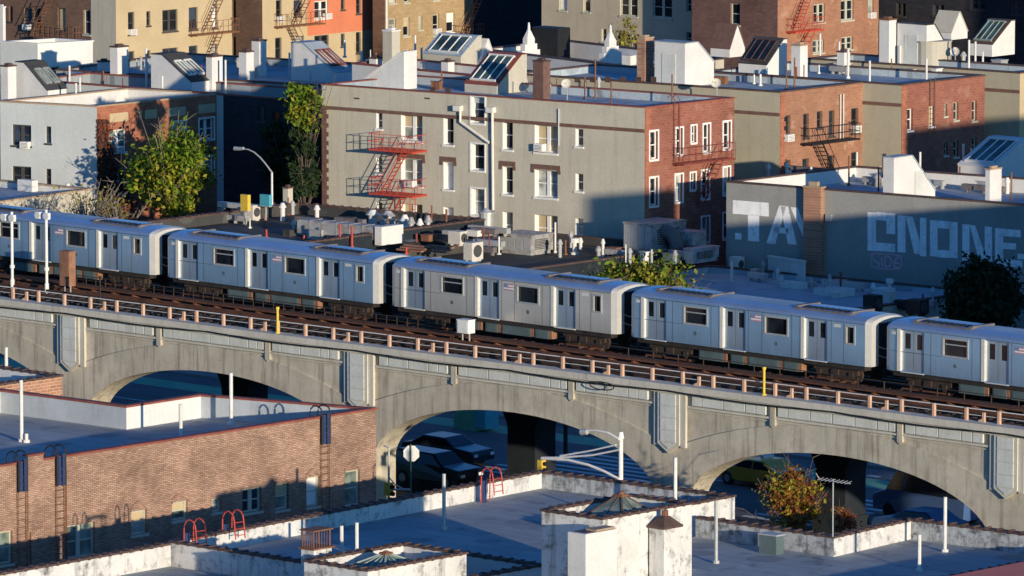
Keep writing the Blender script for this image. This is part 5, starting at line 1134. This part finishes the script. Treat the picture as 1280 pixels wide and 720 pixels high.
ctree('street_tree','small sunlit yellow green tree in the dark gap beside the grey house corner',380,130,60.5,56,72,['lf_y','lf_g','lf_g','lf_d'],3200,leaf=.15,seed=9,bare=12,clumps=44,tr=.07)
ctree('street_tree','dark shaded tree mass filling the gap between brick end wall and grey house',366,205,71,84,150,['lf_d','lf_e','lf_d'],6000,leaf=.17,seed=29,bare=10,clumps=50)
ctree('shrub','dark green shrub at the foot of the grey house corner',380,205,60.6,48,120,['lf_e','lf_e','lf_d'],4200,leaf=.14,seed=31,bare=6,clumps=34,cat='shrub')
ctree('street_tree','yellow leafed bushy tree behind the silver train',800,352,31,138,40,['lf_ol','lf_y','lf_g','lf_d'],3600,leaf=.12,seed=11,bare=24,squash=.7,clumps=44,limbs=14)
ctree('evergreen','dark evergreen tree before the painted letters',1228,370,60,108,112,['lf_e'],11000,leaf=.16,seed=13,clumps=70,squash=1.1)
ctree('street_tree','orange brown autumn tree behind the stained parapet',990,626,-5.6,88,96,['lf_o','lf_ol','lf_o','lf_r','lf_y'],4600,leaf=.08,seed=15,bare=20,clumps=56,limbs=16,tr=.09)
ctree('street_tree','rust red sapling beside the rooftop aerial',1055,652,-6.0,44,44,['lf_r','lf_o'],700,leaf=.08,seed=17,bare=6,tr=.06,clumps=12)
ctree('bare_tree','thin yellow speckled tree before the blue shaded rendered house',785,50,128,44,60,['lf_y','lf_ol'],420,leaf=.13,seed=19,bare=26,trunk='bark_g')
ctree('bare_tree','thin yellow speckled shrub beside the black roof hut',722,68,108,34,32,['lf_y','lf_ol'],220,leaf=.12,seed=21,bare=16,trunk='bark_g',cat='shrub')
# ivy on the rust brick wall
m=MB(); P=PLh[1]; R=random.Random(4)
for k in range(2600):
    y=R.uniform(150,262); x=121+abs(R.gauss(0,1))*(6+max(0,(y-175))*.22)
    if x>170: continue
    a,z=P.hit(x,y); p=P.pt(a,z,R.uniform(.03,.2)); u=V3((R.gauss(0,.4),R.gauss(0,1),R.gauss(0,1))).normalized(); v=u.cross(V3((1,R.gauss(0,.3),R.gauss(0,.3)))).normalized(); l=.12*R.uniform(.5,1.3)
    m.poly([p-u*l,p-v*l*.6,p+u*l,p+v*l*.6],R.randrange(2))
b=P.pt(1.2,0,.1); iv=single('ivy',m,[K['lf_r'],K['truck']],'dark red ivy climbing the near corner of the rust brick end wall','ivy',b)
# ================================================================== street furniture
p=atV(340,250,56); H=(250-190)/scale(p); t=thing('street_lamp','grey street lamp with curved arm rising over the tar roof corner','street lamp',(p.x,p.y,0))
zt=p.z+H; m=MB(); m.tube([(p.x,p.y,0),(p.x,p.y,zt-1.2)],.1,10,.07); pts=[V3((p.x-2.3*s,p.y-.15*s,zt-1.2+1.25*math.sin(min(1,s*1.15)*math.pi/2))) for s in (0,.05,.12,.25,.4,.6,.8,1)]; m.tube(pts,.055,8,.04); m.build('pole',K['galv'],t)
m=MB(); q=pts[-1]; m.tube([q+V3((.1,0,.03)),q+V3((-.25,0,-.02)),q+V3((-.65,0,-.03))],.09,8,.13); m.build('lamp_head',K['galv'],t)
# stop sign seen from behind
p=atV(514,567,-4.6); t=thing('stop_sign','pale octagonal road sign seen from behind on a green post','sign',(p.x,p.y,0)); m=MB(); m.tube([(p.x,p.y-.03,0),(p.x,p.y-.03,p.z+.45)],.035,8); m.build('post',surf('green post',(.05,.16,.09),.6),t)
d=V3((.55,-.8,0)).normalized(); e=V3((-d.y,d.x,0)); m=MB(); A=[p+d*.0+(e*math.cos(math.pi*(k+.5)/4)+V3((0,0,1))*math.sin(math.pi*(k+.5)/4))*.40 for k in range(8)]; m.extr(A,tuple(-d*.05),tuple(-d*.03)); m.build('sign_plate',K['steel_w'],t)
# signal mast with long white arms
b=at(776,640,0); b=V3((atV(776,600,-5.2).x,-5.2,0)); zt=atV(776,548,-5.2).z; t=thing('traffic_signal_mast','white signal mast with bowed arms and yellow signal heads before the dark arch','traffic signal',b)
m=MB(); m.tube([b,b+V3((0,0,zt))],.13,12,.10); m.tube([b+V3((0,0,0)),b+V3((0,0,.4))],.2,12); m.tube([b+V3((0,0,zt)),b+V3((0,0,zt+.3))],.16,10,.1); m.build('mast',K['steel_w'],t)
def onV(x,y,v=-5.4): return atV(x,y,v)
m=MB(); m.tube([onV(775,562),onV(740,569),onV(700,572),onV(677,572)],.045,7); m.tube([onV(770,556),onV(740,563),onV(700,570)],.04,7); m.tube([onV(774,599),onV(755,589),onV(735,581),onV(710,575),onV(677,573)],.065,8); m.tube([onV(774,549),onV(760,541),onV(745,538),onV(732,538)],.06,8,.04); m.build('arm',K['steel_w'],t)
def head(q,mat,n=3,s=1.0,parent=None):
    m=MB(); m.ab(q.x-.17*s,q.y-.15,q.z-.5*s*n/1.5,q.x+.17*s,q.y+.15,q.z); h=m.build('signal_head',K[mat],parent); m=MB()
    for k in range(n): c=V3((q.x+.172*s,q.y,q.z-.2*s-.36*s*k)); m.tube([c,c+V3((.16,0,0))],.12*s,10)
    m.build('visor',K['black'],h)
head(onV(677,575),'yellow',2,.8,t); m=MB(); m.tube([onV(734,540)+V3((0,0,0)),onV(727,540)],.12,8,.16); m.build('lamp_head',K['galv'],t)
# hydrant-yellow signal beside the pier
p=atV(486,603,-5.6); b=V3((p.x,p.y,0)); t=thing('traffic_signal','yellow signal head with a curved steel arm at the sunlit pier foot','traffic signal',b); m=MB(); m.tube([b,V3((p.x,p.y,atV(486,560,-5.6).z)),atV(480,557,-5.6)],.05,8); m.tube([atV(480,612,-5.6),atV(512,612,-5.6)],.05,8); m.tube([atV(486,596,-5.6),atV(494,606,-5.6),atV(504,611,-5.6)],.03,6); m.build('post',K['galv'],t); head(atV(486,606,-5.6)+V3((0,0,.1)),'yellow',2,.9,t)
p=atV(707,530,20); b=V3((p.x,p.y,0)); t=thing('traffic_signal','dark signal post on the street beyond the arch with crosswalk','traffic signal',b); m=MB(); m.tube([b,V3((p.x,p.y,p.z+.6))],.11,8); m.build('post',K['black'],t); head(V3((p.x+.4,p.y,p.z+1.3)),'under',3,1,t)
b=at(590,536,0); t=thing('green_kiosk','small green and blue kiosk box beyond the dark arch','kiosk',b); m=MB(); m.cb(b,1.5,1.2,1.7); m.build('case',K['green_lane'],t); m=MB(); m.ab(b.x+.76,b.y-.6,.2,b.x+1.5,b.y+.4,1.6); m.build('side_panel',K['teal'],t); m=MB(); m.cb((b.x,b.y,1.701),1.7,1.4,.1); m.build('lid',K['galv'],t)
# ================================================================== vehicles
def car(label,loc,rz,col,cname,kind='sedan',cat='car',group='cars under the viaduct',sgn=None):
    t=thing('parked_car' if kind!='van' else 'passenger_van',label,cat,loc,group); M=Matrix.Translation(V3(loc))@Matrix.Rotation(rz,4,'Z')
    def W(p): return M@V3(p)
    if kind=='van': Lh,Wd,prof=6.0,1.0,[(-3,.35),(3.0,.35),(3.02,.9),(2.95,1.1),(2.2,1.35),(1.55,2.35),(1.2,2.5),(-2.8,2.6),(-3.0,2.4)]; wx=(1.95,-1.75); wr=.36; gl=[(2.12,1.4),(1.58,2.25),(1.0,2.28),(1.0,1.4)]; gl2=[(.85,1.4),(.85,2.25),(-2.75,2.25),(-2.75,1.4)]
    elif kind=='suv': Lh,Wd,prof=4.7,.93,[(-2.35,.3),(2.3,.3),(2.35,.7),(2.25,1.0),(1.15,1.12),(.45,1.68),(-1.9,1.74),(-2.3,1.15)]; wx=(1.45,-1.4); wr=.36; gl=[(1.0,1.14),(.42,1.6),(-.5,1.62),(-.5,1.14)]; gl2=[(-.6,1.14),(-.6,1.62),(-1.8,1.62),(-2.05,1.14)]
    else: Lh,Wd,prof=4.7,.9,[(-2.3,.28),(2.3,.28),(2.35,.6),(2.2,.82),(1.1,.95),(.35,1.38),(-1.0,1.42),(-1.75,1.02),(-2.3,.95)]; wx=(1.4,-1.4); wr=.33; gl=[(.95,.97),(.32,1.32),(-.3,1.34),(-.3,.97)]; gl2=[(-.38,.97),(-.38,1.34),(-.95,1.34),(-1.55,1.0)]
    m=MB(); n=len(prof); mid=[]
    zc=.95 if kind!='van' else 1.3
    def half(s):
        out=[]
        for x,z in prof:
            k=1.0 if z<=zc else 1-.18*(z-zc)/.6*(.5 if kind=='van' else 1); out.append(W((x,s*Wd*k,z)))
        return out
    a,b=half(-1),half(1); i=len(m.v); m.v+=a+b; m.f.append(tuple(range(i,i+n))); m.m.append(0); m.f.append(tuple(range(i+n,i+2*n))[::-1]); m.m.append(0)
    for k in range(n): m.f.append((i+(k+1)%n,i+k,i+n+k,i+n+(k+1)%n)); m.m.append(0)
    o=m.build('body',paint('car paint '+cname,col),t)
    bv=o.modifiers.new('Bevel','BEVEL'); bv.width=.07; bv.segments=3; bv.limit_method='ANGLE'
    for s in (-1,1):
        for gg in (gl,gl2):
            m=MB(); f=lambda z:(1-.18*(z-zc)/.6*(.5 if kind=='van' else 1)) if z>zc else 1
            A=[W((x,s*(Wd*f(z)+.012),z)) for x,z in gg]; m.poly(A if s>0 else A[::-1]); m.build('side_window',K['g0'],t)
    m=MB(); j=[k for k,(x,z) in enumerate(prof) if x>0][-3:]
    fr=(prof[4],prof[5]); d=V3((fr[1][0]-fr[0][0],0,fr[1][1]-fr[0][1])); nrm=V3((d.z,0,-d.x)).normalized(); nrm=nrm if nrm.x>0 else -nrm
    A=[]
    for (q,k) in ((.1,-.88),(.1,.88),(.92,.78),(.92,-.78)): A.append(W(V3((fr[0][0],0,fr[0][1]))+d*q+nrm*.012+V3((0,Wd*k,0))))
    m.poly(A); m.build('windscreen',K['g0'],t)
    for x in wx:
        for s in (-1,1):
            m=MB(); c0=W((x,s*(Wd-.2),wr)); c1=W((x,s*(Wd+.015),wr)); m.tube([c0,c1],wr,20); wmesh=m.build('wheel',K['rubber'],t); m=MB(); m.tube([c1,W((x,s*(Wd+.03),wr))],wr*.6,14); m.build('rim',K['rubber'] if kind=='van' else K['rim'],wmesh)
    for s in (-1,1):
        m=MB(); x=prof[2][0]; z=prof[2][1]; q=[W((x-.02+.03,s*Wd*.9-s*.0,z-.05)),W((x+.01,s*Wd*.55,z-.05)),W((x-.0,s*Wd*.55,z+.1)),W((x-.0,s*Wd*.9,z+.1))]; m.poly(q if s<0 else q[::-1]); m.build('headlight',K['lamp'],t)
        m=MB(); xr=prof[-1][0]; zr=prof[-1][1]; q=[W((xr-.012,s*Wd*.92,zr-.22)),W((xr-.012,s*Wd*.6,zr-.22)),W((xr-.012,s*Wd*.6,zr-.05)),W((xr-.012,s*Wd*.92,zr-.05))]; m.poly(q if s>0 else q[::-1]); m.build('tail_light',K['tail'],t)
    if sgn:
        m=MB(); c=[W((-.5+dx,dy,1.43)) for dx,dy in ((-.12,-.35),(.12,-.35),(.12,.35),(-.12,.35))]; m.poly(c[::-1]); 
        m.box(c[0],c[1]-c[0],c[3]-c[0],V3((0,0,.16))); m.build('roof_sign',K['steel_w'],t)
    return t
def gl_(x,y): p=at(x,y,0); return (p.x,p.y,0)
q=gl_(545,606); car('dark blue car beside the sunlit pier under the arch',q,math.radians(2),(.006,.009,.018),'navy','suv')
q=gl_(560,578); car('blue black car beyond the navy one under the arch',(q[0],q[1],0),math.radians(4),(.008,.012,.022),'midnight','sedan')
q=gl_(950,607); car('yellow taxi cab behind the orange autumn tree',(q[0],q[1],0),math.radians(175),(.62,.36,.03),'taxi yellow','sedan',sgn=True)
q=gl_(1165,650); car('dark blue passenger van under the arch',(q[0],q[1],0),math.radians(176),(.07,.13,.28),'van blue','van','van',None)
q=gl_(1150,672); car('blue car with only its roof above the stained parapet',(q[0],q[1],0),math.radians(178),(.04,.09,.24),'blue','sedan')
q=gl_(1243,652); car('pale blue car behind the passenger van',(q[0]+1,q[1]+1.5,0),math.radians(178),(.3,.36,.45),'pale blue','suv')
# ================================================================== light and camera
AZ=math.atan2(.9336,-.3584); EL=math.radians(7.0)
W_=bpy.data.worlds.new('World'); bpy.context.scene.world=W_; W_.use_nodes=True; t=W_.node_tree; bg=t.nodes['Background']
sky=t.nodes.new('ShaderNodeTexSky'); sky.sky_type='NISHITA'; sky.sun_disc=False; sky.sun_elevation=EL; sky.sun_rotation=AZ; sky.air_density=1.0; sky.dust_density=.6; sky.ozone_density=2.2
tn=t.nodes.new('ShaderNodeMix'); tn.data_type='RGBA'; tn.blend_type='MULTIPLY'; tn.inputs[0].default_value=1; tn.inputs[7].default_value=(.25,.69,1.36,1); t.links.new(sky.outputs[0],tn.inputs[6]); t.links.new(tn.outputs[2],bg.inputs[0]); bg.inputs[1].default_value=SKY_STRENGTH
s=bpy.data.lights.new('sun','SUN'); s.energy=SUN_STRENGTH; s.angle=math.radians(.5); s.color=(1.0,.86,.66)
so=bpy.data.objects.new('sun',s); COL.objects.link(so); dv=V3((math.sin(AZ)*math.cos(EL),math.cos(AZ)*math.cos(EL),math.sin(EL))); so.rotation_euler=dv.to_track_quat('Z','Y').to_euler(); so.location=(60,-40,60)
cd=bpy.data.cameras.new('camera'); co=bpy.data.objects.new('camera',cd); COL.objects.link(co); cd.sensor_width=36; cd.lens=F/1280*36; cd.clip_end=6000; cd.clip_start=1
rgt=V3((EU.x,EV.x,EW.x)); dwn=V3((EU.y,EV.y,EW.y)); M3=Matrix((rgt,-dwn,-FWD)).transposed(); co.matrix_world=Matrix.Translation(CAM)@M3.to_4x4()
sc=bpy.context.scene; sc.camera=co; sc.view_settings.view_transform='Standard'; sc.view_settings.look='None'; sc.view_settings.exposure=0; sc.view_settings.gamma=1
sc.cycles.max_bounces=6; sc.cycles.diffuse_bounces=3; sc.cycles.glossy_bounces=3
